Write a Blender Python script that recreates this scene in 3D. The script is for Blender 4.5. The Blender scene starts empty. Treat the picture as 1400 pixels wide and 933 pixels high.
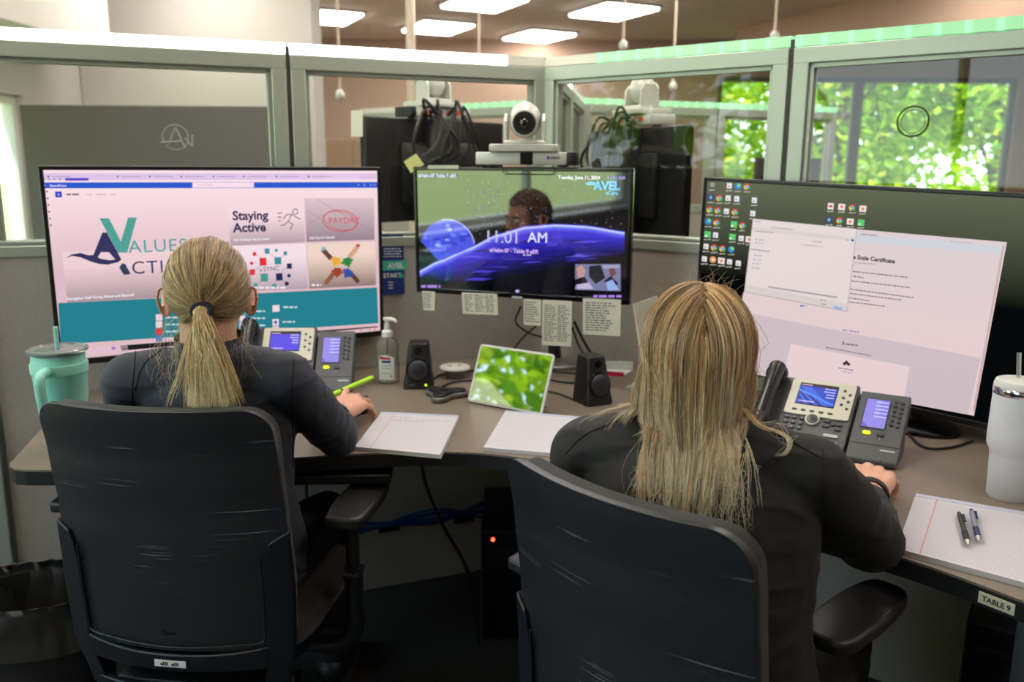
import bpy, bmesh, math, random
import numpy as np
from mathutils import Vector as V, Matrix as M
from mathutils.bvhtree import BVHTree
from mathutils import noise as mnoise
random.seed(7)
PI = math.pi
sc = bpy.context.scene
COL = sc.collection
R = math.radians

# ------------------------------------------------------------------ camera (real position; used to measure the layout)
PITCH, ROLL, FPX, HC = 11.623, 0.360, 1168.5, 1.38
_p, _r = R(PITCH), R(ROLL)
FW = V((0, math.cos(_p), -math.sin(_p))); RI = V((1, 0, 0)); UP = RI.cross(FW)
RI2 = RI*math.cos(_r)+UP*math.sin(_r); UP2 = -RI*math.sin(_r)+UP*math.cos(_r)
EYE = V((0, 0, HC))
def ray(px, py): return FW+RI2*((px-700)/FPX)-UP2*((py-466.5)/FPX)
def onz(px, py, z):
    d = ray(px, py); return EYE+d*((z-HC)/d.z)
def aty(px, py, y):
    d = ray(px, py); return EYE+d*(y/d.y)
def onpl(px, py, P, n):
    d = ray(px, py); return EYE+d*((V(P)-EYE).dot(n)/d.dot(n))

# workstation layout: a three-way panel corner K with walls running along LD and RD
K = V((0.103, 2.854, 0)); LD = V((-0.92906, -0.36992, 0)); RD = V((0.78490, -0.61963, 0))
BD = V((0.1442, 0.98954, 0)); W1 = 0.8095; T, C, DZ = 1.716, 1.1634, 0.7584

# ------------------------------------------------------------------ materials
MATS = {}
def s2l(c):
    return tuple(x/12.92 if x <= .04045 else ((x+.055)/1.055)**2.4 for x in c)
def rgb(r, g, b): return s2l((r/255, g/255, b/255))
def mat(name, col=(.5, .5, .5), rough=.5, metal=0, spec=.5, emit=None, es=0, bump=0, bscale=100, var=0, vscale=20, sheen=0, coat=0, trans=0, ior=1.5, aniso=None):
    if name in MATS: return MATS[name]
    m = bpy.data.materials.new(name); m.use_nodes = True; nt = m.node_tree; b = nt.nodes['Principled BSDF']
    b.inputs['Base Color'].default_value = (*col, 1); b.inputs['Roughness'].default_value = rough
    b.inputs['Metallic'].default_value = metal; b.inputs['Specular IOR Level'].default_value = spec
    b.inputs['Sheen Weight'].default_value = sheen; b.inputs['Coat Weight'].default_value = coat
    b.inputs['Transmission Weight'].default_value = trans; b.inputs['IOR'].default_value = ior
    if emit: b.inputs['Emission Color'].default_value = (*emit, 1); b.inputs['Emission Strength'].default_value = es
    if bump or var:
        tc = nt.nodes.new('ShaderNodeTexCoord')
    if var:
        n = nt.nodes.new('ShaderNodeTexNoise'); n.inputs['Scale'].default_value = vscale; n.inputs['Detail'].default_value = 6
        nt.links.new(tc.outputs['Object'], n.inputs['Vector'])
        r = nt.nodes.new('ShaderNodeMapRange'); r.inputs[1].default_value = .3; r.inputs[2].default_value = .7
        r.inputs[3].default_value = 1-var; r.inputs[4].default_value = 1+var
        nt.links.new(n.outputs['Fac'], r.inputs[0])
        x = nt.nodes.new('ShaderNodeMix'); x.data_type = 'RGBA'; x.blend_type = 'MULTIPLY'; x.inputs[0].default_value = 1
        x.inputs[6].default_value = (*col, 1); nt.links.new(r.outputs[0], x.inputs[7]); nt.links.new(x.outputs[2], b.inputs['Base Color'])
    if bump:
        n2 = nt.nodes.new('ShaderNodeTexNoise'); n2.inputs['Scale'].default_value = bscale; n2.inputs['Detail'].default_value = 4
        nt.links.new(tc.outputs['Object'], n2.inputs['Vector'])
        bp = nt.nodes.new('ShaderNodeBump'); bp.inputs['Strength'].default_value = bump; bp.inputs['Distance'].default_value = .002
        nt.links.new(n2.outputs['Fac'], bp.inputs['Height']); nt.links.new(bp.outputs[0], b.inputs['Normal'])
    MATS[name] = m; return m
def emat(r, g, b, k=1.0):
    """picture element of a lit display; r g b are the display values"""
    key = 'display_%d_%d_%d_%.2f' % (r, g, b, k)
    if key in MATS: return MATS[key]
    return mat(key, (0.01, .01, .01), .35, emit=rgb(r, g, b), es=k, spec=.25)
def emat2(name, c0, c1, z0, z1, gloss=0, k=1.0, grough=.03, axis='Z'):
    """display image that blends between two colours along the panel"""
    if name in MATS: return MATS[name]
    m = bpy.data.materials.new(name); m.use_nodes = True; nt = m.node_tree; nt.nodes.clear()
    out = nt.nodes.new('ShaderNodeOutputMaterial'); e = nt.nodes.new('ShaderNodeEmission'); e.inputs[1].default_value = k
    tc = nt.nodes.new('ShaderNodeTexCoord'); sp = nt.nodes.new('ShaderNodeSeparateXYZ'); mr = nt.nodes.new('ShaderNodeMapRange')
    mr.inputs[1].default_value = z0; mr.inputs[2].default_value = z1
    cr = nt.nodes.new('ShaderNodeMix'); cr.data_type = 'RGBA'; cr.inputs[6].default_value = (*c0, 1); cr.inputs[7].default_value = (*c1, 1)
    L = nt.links.new
    L(tc.outputs['Object'], sp.inputs[0]); L(sp.outputs[axis], mr.inputs[0]); L(mr.outputs[0], cr.inputs[0]); L(cr.outputs[2], e.inputs[0])
    if gloss:
        g = nt.nodes.new('ShaderNodeBsdfGlossy'); g.inputs['Color'].default_value = (gloss, gloss, gloss, 1); g.inputs['Roughness'].default_value = grough
        a = nt.nodes.new('ShaderNodeAddShader'); L(e.outputs[0], a.inputs[0]); L(g.outputs[0], a.inputs[1]); L(a.outputs[0], out.inputs[0])
    else: L(e.outputs[0], out.inputs[0])
    MATS[name] = m; return m
def gmat(name, col, k, gloss, grough=.03):
    return emat2(name, col, col, 0, 1, gloss, k, grough)
def pane(name, tint=(1, 1, 1), refl=1.0):
    """thin clear glass pane: passes light straight through and reflects by Fresnel"""
    if name in MATS: return MATS[name]
    m = bpy.data.materials.new(name); m.use_nodes = True; nt = m.node_tree; nt.nodes.clear(); L = nt.links.new
    out = nt.nodes.new('ShaderNodeOutputMaterial'); t = nt.nodes.new('ShaderNodeBsdfTransparent'); t.inputs[0].default_value = (*tint, 1)
    g = nt.nodes.new('ShaderNodeBsdfGlossy'); g.inputs['Roughness'].default_value = .01; g.inputs['Color'].default_value = (refl, refl, refl, 1)
    f = nt.nodes.new('ShaderNodeFresnel'); f.inputs[0].default_value = 1.5; mx = nt.nodes.new('ShaderNodeMixShader')
    ge = nt.nodes.new('ShaderNodeNewGeometry'); iv = nt.nodes.new('ShaderNodeMath'); iv.operation = 'SUBTRACT'; iv.inputs[0].default_value = 1.7; ml = nt.nodes.new('ShaderNodeMath'); ml.operation = 'MULTIPLY'; ml.use_clamp = True
    sc2 = nt.nodes.new('ShaderNodeMath'); sc2.operation = 'MULTIPLY'; sc2.inputs[1].default_value = 1.7; L(ge.outputs['Backfacing'], sc2.inputs[0]); L(sc2.outputs[0], iv.inputs[1])
    L(f.outputs[0], ml.inputs[0]); L(iv.outputs[0], ml.inputs[1]); L(ml.outputs[0], mx.inputs[0]); L(t.outputs[0], mx.inputs[1]); L(g.outputs[0], mx.inputs[2]); L(mx.outputs[0], out.inputs[0])
    MATS[name] = m; return m

# ------------------------------------------------------------------ mesh collector
_text_cache = {}
def text_mesh(s, bold=0.0, spacing=1.0):
    key = (s, bold, spacing)
    if key in _text_cache: return _text_cache[key]
    cu = bpy.data.curves.new('txt', 'FONT'); cu.body = s; cu.size = 1; cu.offset = bold; cu.resolution_u = 3; cu.space_character = spacing
    ob = bpy.data.objects.new('txt', cu); COL.objects.link(ob)
    dg = bpy.context.evaluated_depsgraph_get(); me = bpy.data.meshes.new_from_object(ob.evaluated_get(dg))
    vs = [v.co.copy() for v in me.vertices]; fs = [tuple(p.vertices) for p in me.polygons]
    bpy.data.objects.remove(ob); bpy.data.curves.remove(cu); bpy.data.meshes.remove(me)
    w = (min(v.x for v in vs), max(v.x for v in vs)) if vs else (0, 0)
    _text_cache[key] = (vs, fs, w); return _text_cache[key]

_tmp = bpy.data.meshes.new('scratch')
class MB:
    def __init__(s): s.bm = bmesh.new(); s.mats = []; s.X = M.Identity(4)
    def mi(s, m):
        if m is None: return 0
        if m not in s.mats: s.mats.append(m)
        return s.mats.index(m)
    def _add(s, fn, m, X=None):
        main = s.bm; s.bm = bmesh.new()
        try:
            fn(); mtx = s.X @ (X or M.Identity(4)); i = s.mi(m)
            for v in s.bm.verts: v.co = mtx @ v.co
            for f in s.bm.faces: f.material_index = i
            if mtx.is_negative: bmesh.ops.reverse_faces(s.bm, faces=s.bm.faces[:])
            s.bm.to_mesh(_tmp); main.from_mesh(_tmp)
        finally:
            s.bm.free(); s.bm = main
        return s
    def box(s, c, d, m=None, rot=None, bev=0):
        X = M.Translation(c) @ (rot.to_4x4() if rot else M.Identity(4))
        def fn():
            r = bmesh.ops.create_cube(s.bm, size=1)
            for v in r['verts']: v.co = V((v.co.x*d[0], v.co.y*d[1], v.co.z*d[2]))
            if bev: bmesh.ops.bevel(s.bm, geom=list(set(e for v in r['verts'] for e in v.link_edges)), offset=bev, segments=2, affect='EDGES', profile=.5)
        return s._add(fn, m, X)
    def cyl(s, c, r, h, m=None, r2=None, seg=24, rot=None, bev=0):
        X = M.Translation(c) @ (rot.to_4x4() if rot else M.Identity(4))
        def fn():
            q = bmesh.ops.create_cone(s.bm, cap_ends=True, segments=seg, radius1=r, radius2=r if r2 is None else r2, depth=h)
            if bev:
                es = [e for v in q['verts'] for e in v.link_edges if abs(e.verts[0].co.z-e.verts[1].co.z) < 1e-6 and len(e.link_faces) == 2 and any(len(f.verts) > 4 for f in e.link_faces)]
                bmesh.ops.bevel(s.bm, geom=list(set(es)), offset=bev, segments=3, affect='EDGES', profile=.5)
        return s._add(fn, m, X)
    def rod(s, a, b, r, m=None, r2=None, seg=12):
        a, b = V(a), V(b); d = b-a
        return s.cyl((a+b)/2, r, d.length, m, r2, seg, d.to_track_quat('Z', 'Y').to_matrix())
    def sph(s, c, r, m=None, sc_=(1, 1, 1), rot=None, u=20, v=14):
        X = M.Translation(c) @ (rot.to_4x4() if rot else M.Identity(4)) @ M.Diagonal((*[r*k for k in sc_], 1))
        return s._add(lambda: bmesh.ops.create_uvsphere(s.bm, u_segments=u, v_segments=v, radius=1), m, X)
    def lathe(s, prof, m=None, seg=32, X=None, cap=True):
        def fn():
            rings = []
            for r, z in prof:
                rings.append([s.bm.verts.new((r*math.cos(2*PI*i/seg), r*math.sin(2*PI*i/seg), z)) for i in range(seg)])
            for a, b in zip(rings, rings[1:]):
                for i in range(seg): s.bm.faces.new((a[i], a[(i+1) % seg], b[(i+1) % seg], b[i]))
            if cap:
                if prof[0][0] > 1e-4: s.bm.faces.new(list(reversed(rings[0])))
                if prof[-1][0] > 1e-4: s.bm.faces.new(rings[-1])
        return s._add(fn, m, X)
    def prism(s, pts, z0, z1, m=None, X=None):
        def fn():
            lo = [s.bm.verts.new((x, y, z0)) for x, y in pts]; hi = [s.bm.verts.new((x, y, z1)) for x, y in pts]; n = len(pts)
            ft = s.bm.faces.new(hi); fb = s.bm.faces.new(list(reversed(lo)))
            for i in range(n): s.bm.faces.new((lo[i], lo[(i+1) % n], hi[(i+1) % n], hi[i]))
            bmesh.ops.recalc_face_normals(s.bm, faces=list(set(f for v in lo+hi for f in v.link_faces)))
        return s._add(fn, m, X)
    def tube(s, path, r, m=None, seg=8, closed=False):
        P = [V(p) for p in path]; n = len(P); rr = r if isinstance(r, (list, tuple)) else [r]*n
        def fn():
            rings = []; t0 = None; nx = None
            for i, p in enumerate(P):
                if closed: t = (P[(i+1) % n]-P[i-1]).normalized()
                else: t = (P[min(i+1, n-1)]-P[max(i-1, 0)]).normalized()
                if nx is None:
                    nx = t.orthogonal().normalized()
                else:
                    nx = t0.rotation_difference(t) @ nx; nx = (nx-t*nx.dot(t)).normalized()
                t0 = t; ny = t.cross(nx)
                rings.append([s.bm.verts.new(p+(nx*math.cos(2*PI*k/seg)+ny*math.sin(2*PI*k/seg))*rr[i]) for k in range(seg)])
            pr = list(zip(rings, rings[1:]))+([(rings[-1], rings[0])] if closed else [])
            for a, b in pr:
                for k in range(seg): s.bm.faces.new((a[k], a[(k+1) % seg], b[(k+1) % seg], b[k]))
            if not closed: s.bm.faces.new(list(reversed(rings[0]))); s.bm.faces.new(rings[-1])
        return s._add(fn, m)
    def poly(s, pts, m=None):
        return s._add(lambda: s.bm.faces.new([s.bm.verts.new(p) for p in pts]), m)
    def text(s, st, X, size, m=None, align='L', bold=0, spacing=1.0):
        vs, fs, w = text_mesh(st, bold, spacing)
        ox = {'L': 0, 'C': -(w[0]+w[1])/2, 'R': -w[1]}[align]
        def fn():
            nv = [s.bm.verts.new(((v.x+ox)*size, v.y*size, 0)) for v in vs]
            for f in fs:
                try: s.bm.faces.new([nv[i] for i in f])
                except ValueError: pass
        return s._add(fn, m, X)
    def grid(s, fnc, nu, nv, m=None, thick=0):
        """surface fnc(u, v) -> point, u and v in 0..1"""
        def fn():
            g = [[s.bm.verts.new(fnc(i/nu, j/nv)) for j in range(nv+1)] for i in range(nu+1)]
            fs = [s.bm.faces.new((g[i][j], g[i+1][j], g[i+1][j+1], g[i][j+1])) for i in range(nu) for j in range(nv)]
            if thick: bmesh.ops.solidify(s.bm, geom=fs, thickness=thick)
        return s._add(fn, m)
    def build(s, name, m=None, parent=None, world=False, bev=0, sub=0, smooth=True, sharp=35, seg=2):
        me = bpy.data.meshes.new(name); s.bm.normal_update(); s.bm.to_mesh(me); s.bm.free()
        for q in (s.mats or [m]): me.materials.append(q)
        if smooth:
            me.polygons.foreach_set('use_smooth', [True]*len(me.polygons))
            if sharp and not sub: me.set_sharp_from_angle(angle=R(sharp))
        o = bpy.data.objects.new(name, me); COL.objects.link(o)
        if parent is not None:
            o.parent = parent
            if world: me.transform(wmat(parent).inverted())
        if bev:
            b = o.modifiers.new('b', 'BEVEL'); b.width = bev; b.segments = seg; b.limit_method = 'ANGLE'; b.angle_limit = R(40)
        if sub:
            b = o.modifiers.new('s', 'SUBSURF'); b.levels = sub; b.render_levels = sub
        return o

def wmat(o):
    mtx = M.LocRotScale(o.location, o.rotation_euler, o.scale)
    return wmat(o.parent) @ mtx if o.parent else mtx
def tag(o, label=None, cat=None, group=None, kind=None):
    if label: o['label'] = label
    if cat: o['category'] = cat
    if group: o['group'] = group
    if kind: o['kind'] = kind
    return o
def thing(name, label, cat, loc=(0, 0, 0), rz=0, group=None):
    o = bpy.data.objects.new(name, None); COL.objects.link(o); o.location = loc; o.rotation_euler = (0, 0, rz); o.empty_display_size = .05
    return tag(o, label, cat, group)
def copy_tree(o, parent=None):
    c = o.copy(); COL.objects.link(c)
    if parent is not None: c.parent = parent
    for ch in [x for x in COL.objects if x.parent == o]: copy_tree(ch, c)
    return c
def rz3(a): return M.Rotation(a, 3, 'Z')
def rx3(a): return M.Rotation(a, 3, 'X')
def ry3(a): return M.Rotation(a, 3, 'Y')
def frame(origin, x, y, z):
    X = M((x, y, z)).transposed().to_4x4(); X.translation = origin; return X
def rrect(w, h, r, n=6, cx=0, cy=0):
    pts = []
    for sx, sy, a0 in ((1, 1, 0), (-1, 1, 90), (-1, -1, 180), (1, -1, 270)):
        for i in range(n+1):
            a = R(a0+90*i/n); pts.append((cx+sx*(w/2-r)+r*math.cos(a), cy+sy*(h/2-r)+r*math.sin(a)))
    return pts
def spline(pts, n=8):
    """Catmull-Rom through pts"""
    P = [V(p) for p in pts]; P = [P[0]*2-P[1]]+P+[P[-1]*2-P[-2]]; out = []
    for i in range(1, len(P)-2):
        a, b, c, d = P[i-1:i+3]
        for k in range(n):
            t = k/n; out.append(.5*((2*b)+(c-a)*t+(2*a-5*b+4*c-d)*t*t+(3*b-a-3*c+d)*t**3))
    out.append(P[-2]); return out

# flat picture / print laid on a part: u to the viewer's right, v up, X maps (u, v, out) to the part
class Canvas:
    def __init__(s, mb, X, world): s.mb = mb; s.X = X; s.W = world; s.k = 1; s.Wi = world.inverted(); s.step = .00012
    def uv(s, px, py):
        o = s.W.translation; n = s.W.to_3x3() @ V((0, 0, 1)); q = s.Wi @ onpl(px, py, o, n); return (q.x, q.y)
    def up(s): s.k += 1
    def put(s, pts, m): s.mb._add(lambda: s.mb.bm.faces.new([s.mb.bm.verts.new((x, y, s.k*s.step)) for x, y in pts]), m, s.X)
    def quad(s, pp, m): s.put([s.uv(*p) for p in pp], m)
    def rect(s, x0, y0, x1, y1, m):
        """rectangle square to the display whose corners lie at two photo points"""
        a, b = s.uv(x0, y0), s.uv(x1, y1); s.put([(a[0], b[1]), (b[0], b[1]), (b[0], a[1]), (a[0], a[1])], m)
    def ell(s, px, py, rx, ry, m, n=20, a0=0, a1=360):
        c = s.uv(px, py); e = s.uv(px+rx, py); f = s.uv(px, py+ry); a = abs(e[0]-c[0]); b = abs(f[1]-c[1])
        s.put([(c[0]+a*math.cos(R(a0+(a1-a0)*i/n)), c[1]+b*math.sin(R(a0+(a1-a0)*i/n))) for i in range(n if a1-a0 >= 360 else n+1)], m)
    def line(s, p, q, w, m):
        a, b = V(s.uv(*p)), V(s.uv(*q)); d = (b-a).normalized(); n = V((-d.y, d.x))*w/2
        s.put([tuple(a-n), tuple(b-n), tuple(b+n), tuple(a+n)], m)
    def path(s, pp, w, m, closed=False):
        q = list(pp)+([pp[0]] if closed else [])
        for a, b in zip(q, q[1:]): s.line(a, b, w, m)
    def text(s, st, px, py, hpx, m, align='L', bold=0, spacing=1.0):
        a = s.uv(px, py); b = s.uv(px, py-hpx); X = s.X @ M.Translation((a[0], a[1], s.k*s.step))
        s.mb.text(st, X, abs(b[1]-a[1])/.72, m, align, bold, spacing)
    def scrib(s, x0, x1, y, hpx, m, y1=None, words=None, seed=0):
        """a line of lettering too small to read: word-long dashes"""
        rnd = random.Random(seed+int(x0*7+y*13)); x = x0; y1 = y if y1 is None else y1
        while x < x1-1:
            w = min(rnd.uniform(3, 11)*hpx/2.6, x1-x); t = (x-x0)/(x1-x0); yy = y+(y1-y)*t; y2 = y+(y1-y)*((x+w-x0)/(x1-x0))
            a = s.uv(x, yy-hpx/2); b = s.uv(x+w, y2-hpx/2); d = s.uv(x+w, y2+hpx/2); e = s.uv(x, yy+hpx/2)
            s.put([a, b, d, e], m); x += w+hpx*.7
# ================================================================== THE ROOM
m_floor = mat('carpet', rgb(62, 59, 57), .95, bump=.5, bscale=400, var=.25, vscale=180)
m_wall = mat('wall_paint', rgb(205, 188, 170), .8, var=.02, vscale=2)
m_wallw = mat('light_wall_paint', rgb(205, 203, 198), .8, var=.02, vscale=2)
m_wallp = mat('warm_wall_paint', rgb(190, 165, 146), .8)
m_ceil = mat('ceiling_tile', rgb(226, 218, 204), .9, bump=.3, bscale=120, var=.03, vscale=6)
m_trim = mat('white_trim', rgb(225, 225, 218), .5)
XL, XR, YB, YF, ZC = -3.0, 6.4, -3.6, 10.6, 2.78
def structure(o): o['kind'] = 'structure'; return o
b = MB(); b.box(((XL+XR)/2, (YB+YF)/2, -.05), (XR-XL+.4, YF-YB+.4, .1)); structure(b.build('floor', m_floor))
b = MB(); b.box(((XL+XR)/2, (YB+YF)/2, ZC+.05), (XR-XL+.4, YF-YB+.4, .1))
m_tbar = mat('ceiling_grid', rgb(150, 144, 132), .6)
structure(b.build('ceiling', m_ceil))

def wall_with_holes(name, a, bpt, z1, holes, m, th=.16, kind=True):
    """wall from a to b (xy); holes = [(s0, s1, z0, z1)] along its length"""
    a, bp = V((*a, 0)), V((*bpt, 0)); d = (bp-a); L = d.length; d.normalize(); n = V((-d.y, d.x, 0))
    q = MB(); ang = math.atan2(d.y, d.x); rot = rz3(ang)
    def seg(s0, s1, z0, z1_):
        if s1-s0 > .001 and z1_-z0 > .001: q.box(a+d*((s0+s1)/2)+n*th/2+V((0, 0, (z0+z1_)/2)), (s1-s0, th, z1_-z0), m, rot)
    s = 0
    for (h0, h1, z0, zt) in sorted(holes):
        seg(s, h0, 0, z1); seg(h0, h1, 0, z0); seg(h0, h1, zt, z1); s = h1
    seg(s, L, 0, z1)
    return structure(q.build(name, m))
m_out = pane('window_pane', (.97, 1, .98))
def window(n, a, d, th, h0, h1, z0, z1, mull=0, fm=None, w=.05, rails=0):
    """a framed window set in the wall hole"""
    fm = fm or m_trim; d = V((*d, 0)).normalized(); a = V((*a, 0)); nn = V((-d.y, d.x, 0)); rot = rz3(math.atan2(d.y, d.x))
    q = MB(); c = lambda s, z: a+d*s+nn*th*.5+V((0, 0, z))
    q.box(c((h0+h1)/2, z0+w/2), (h1-h0, .07, w), fm, rot); q.box(c((h0+h1)/2, z1-w/2), (h1-h0, .07, w), fm, rot)
    for s in [h0+w/2, h1-w/2]+[h0+(h1-h0)*(i+1)/(mull+1) for i in range(mull)]: q.box(c(s, (z0+z1)/2), (w, .068, z1-z0), fm, rot)
    fr = structure(q.build('window_%d' % n, fm, bev=.003))
    q = MB(); q.box(c((h0+h1)/2, (z0+z1)/2), (h1-h0-w, .006, z1-z0-w), m_out, rot); q.build('glass_pane', m_out, fr)
    q = MB(); q.box(c((h0+h1)/2, z0-.015)-nn*(th*.5+.04), (h1-h0+.08, .12, .03), m_trim, rot); q.build('window_sill', m_trim, fr)
# daylight side: tall windows onto the lawn. a runs from far to near so that +n points outdoors
wall_with_holes('wall_west', (XL, YB), (XL, YF), ZC, [(YF-YB-h1, YF-YB-h0, z0, z1) for h0, h1, z0, z1 in [(5.18, 6.4, .5, 1.78), (7.6, 10.25, .72, 2.68), (10.5, 13.5, .72, 2.68)]], m_wallw)
wn = 1
for h0, h1, z0, z1, mu in [(5.18, 6.4, .5, 1.78, 0), (7.6, 10.25, .72, 2.68, 1), (10.5, 13.5, .72, 2.68, 1)]:
    window(wn, (XL, YB), (0, 1), .16, YF-YB-h1, YF-YB-h0, z0, z1, mu); wn += 1
# far side: windows onto the trees
wall_with_holes('wall_north', (XR+.0, YF-.2), (XL, YF-.2), ZC, [(XR-5.82, XR-2.36, .7, 2.40)], m_wallp)
m_brz = mat('brown_window_frame', rgb(112, 98, 92), .5)
window(wn, (XR, YF-.2), (-1, 0), .16, XR-5.82, XR-4.0, .7, 2.40, 0, m_brz, .06); wn += 1
window(wn, (XR, YF-.2), (-1, 0), .16, XR-4.0, XR-2.36, .7, 2.40, 0, m_brz, .06); wn += 1
wall_with_holes('wall_east', (XR, YB), (XR, YF-.2), ZC, [], m_wallp, -.16)
wall_with_holes('wall_south', (XL, YB), (XR, YB), ZC, [], m_wall, -.16)
# white wall return behind the pod, and the soffit over the daylight window
b = MB(); b.box((-2.19, 6.3, ZC/2), (1.62, .3, ZC), m_wallw); o = b.build('wall_return', m_wallw, bev=.01); structure(o)
b = MB(); b.box((-2.78, 4.7, 2.33), (.44, 2.0, .5), m_trim); structure(b.build('trim_1', m_trim, bev=.01))
b = MB(); b.box((3.3, 6.9, ZC-.2), (.25, 5.2, .4), m_wallp, rz3(R(20))); structure(b.build('trim_2', m_wallp, bev=.01))
for nm, c, d in (('baseboard_north', ((XL+XR)/2, YF-.21, .05), (XR-XL, .02, .1)), ('baseboard_east', (XR-.01, 3, .05), (.02, 12, .1)), ('baseboard_west', (XL+.01, 3, .05), (.02, 12, .1))):
    b = MB(); b.box(c, d, m_trim); structure(b.build(nm, m_trim))

# ---- ceiling lights
m_panel = mat('light_panel', (.8, .8, .8), .6, emit=(1, .90, .82), es=14)
m_alu = mat('white_metal', rgb(215, 215, 210), .4)
def ceiling_light(x, y, rz, label, grp=None, first=[None]):
    if first[0] is None:
        t = thing('ceiling_light', label, 'ceiling light', (x, y, ZC), rz, grp)
        q = MB()
        for s in (-1, 1): q.box((s*.275, 0, -.012), (.02, .72, .024)); q.box((0, s*.35, -.0122), (.57, .02, .024))
        q.build('frame', m_alu, t)
        q = MB(); q.box((0, 0, -.024), (.53, .68, .044), bev=.008); q.build('diffuser', m_panel, t); first[0] = t; return t  # diffuser drops below the frame so its glowing sides brighten the ceiling
    t = copy_tree(first[0]); t.location = (x, y, ZC); t.rotation_euler = (0, 0, rz); tag(t, label, 'ceiling light', grp); return t
LZ = R(26)
ceiling_light(.9, 8.2, LZ, 'bright recessed ceiling light nearest the green light strip, over the far tables')
ceiling_light(-.78, 9.2, LZ, 'bright recessed ceiling light crossed by a hanging drop rod, above the small flat camera')
ceiling_light(.27, 9.75, LZ+.03, 'farthest recessed ceiling light, straight above the panel corner')
ceiling_light(-.26, 7.8, LZ, 'recessed ceiling light cut by the top edge of the photo')
ceiling_light(-1.79, 8.6, LZ, 'small recessed ceiling light beside the edge of the white wall')
grp = 'added ceiling lights over the pod, out of the picture'
for x, y in ((-1.5, 3.7), (.1, 3.9), (1.5, 4.1), (-1.5, 2.1), (0, 2.3), (1.5, 2.5), (-2.0, 5.5), (-.4, 5.7), (1.2, 5.9), (2.8, 6.1), (3.6, 3.6), (3.6, 1.2), (4.8, 6.2), (-1.4, .5), (1.5, .6)):  # unseen fixtures, the far rows added to brighten the back of the room
    ceiling_light(x, y, LZ, 'unseen recessed ceiling light added to brighten the room, above and behind the workstations', grp)

# ---- thin drop rods with ball ends hanging from the ceiling
m_rod = mat('drop_rod', rgb(206, 190, 172), .5)
rods = [(465, 130, 5.6, 'white ball ended drop rod seen through the glass over the far cream cabinet'),
        (567, 108, 6.0, 'ball ended drop rod behind the small flat camera of the farther monitor'),
        (655, 105, 6.4, 'ball ended drop rod between the two rear cameras, seen through the glass'),
        (852, 62, 6.0, 'ball ended drop rod whose ball hangs just above the panel corner'),
        (920, 118, 6.5, 'ball ended drop rod hanging beyond the green light strip'),
        (1059, 50, 5.4, 'drop rod ending on the green light strip')]
for i, (px, py, y, lb) in enumerate(rods):
    p = aty(px, py, y); t = thing('drop_rod', lb, 'hanging rod', (p.x, p.y, ZC), 0, 'ceiling drop rods')
    q = MB(); q.rod((0, 0, 0), (0, 0, p.z-ZC), .009, seg=8); q.build('rod', m_rod, t)
    q = MB(); q.sph((0, 0, p.z-ZC), .03, sc_=(1, 1, 1.2), u=12, v=8); q.build('ball', m_alu, t)
    q = MB(); q.cyl((0, 0, -.01), .04, .02); q.build('ceiling_plate', m_rod, t)
b = MB(); b.rod((-.55, 4.75, 0), (-.55, 4.75, ZC), .022, seg=10); tag(b.build('power_pole', m_rod), 'thin beige power pole rising to the ceiling through a light', 'pole')

# ================================================================== OUTDOORS
def leafy_mat(name, c, tr=.5):
    m = bpy.data.materials.new(name); m.use_nodes = True; nt = m.node_tree; nt.nodes.clear(); L = nt.links.new
    out = nt.nodes.new('ShaderNodeOutputMaterial'); d = nt.nodes.new('ShaderNodeBsdfDiffuse'); t = nt.nodes.new('ShaderNodeBsdfTranslucent'); mx = nt.nodes.new('ShaderNodeMixShader')
    d.inputs[0].default_value = (*c, 1); t.inputs[0].default_value = (c[0]*1.2, c[1]*1.15, c[2]*.6, 1); mx.inputs[0].default_value = tr
    L(d.outputs[0], mx.inputs[1]); L(t.outputs[0], mx.inputs[2]); L(mx.outputs[0], out.inputs[0]); return m
m_lf = [leafy_mat('leaf_a', rgb(150, 185, 40)), leafy_mat('leaf_b', rgb(105, 150, 40)), leafy_mat('leaf_c', rgb(190, 205, 70))]
m_bark = mat('bark', rgb(95, 80, 66), .9, bump=.6, bscale=30)
m_lawn = mat('lawn_grass', rgb(150, 160, 84), .9, var=.12, vscale=1.5)
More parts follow.
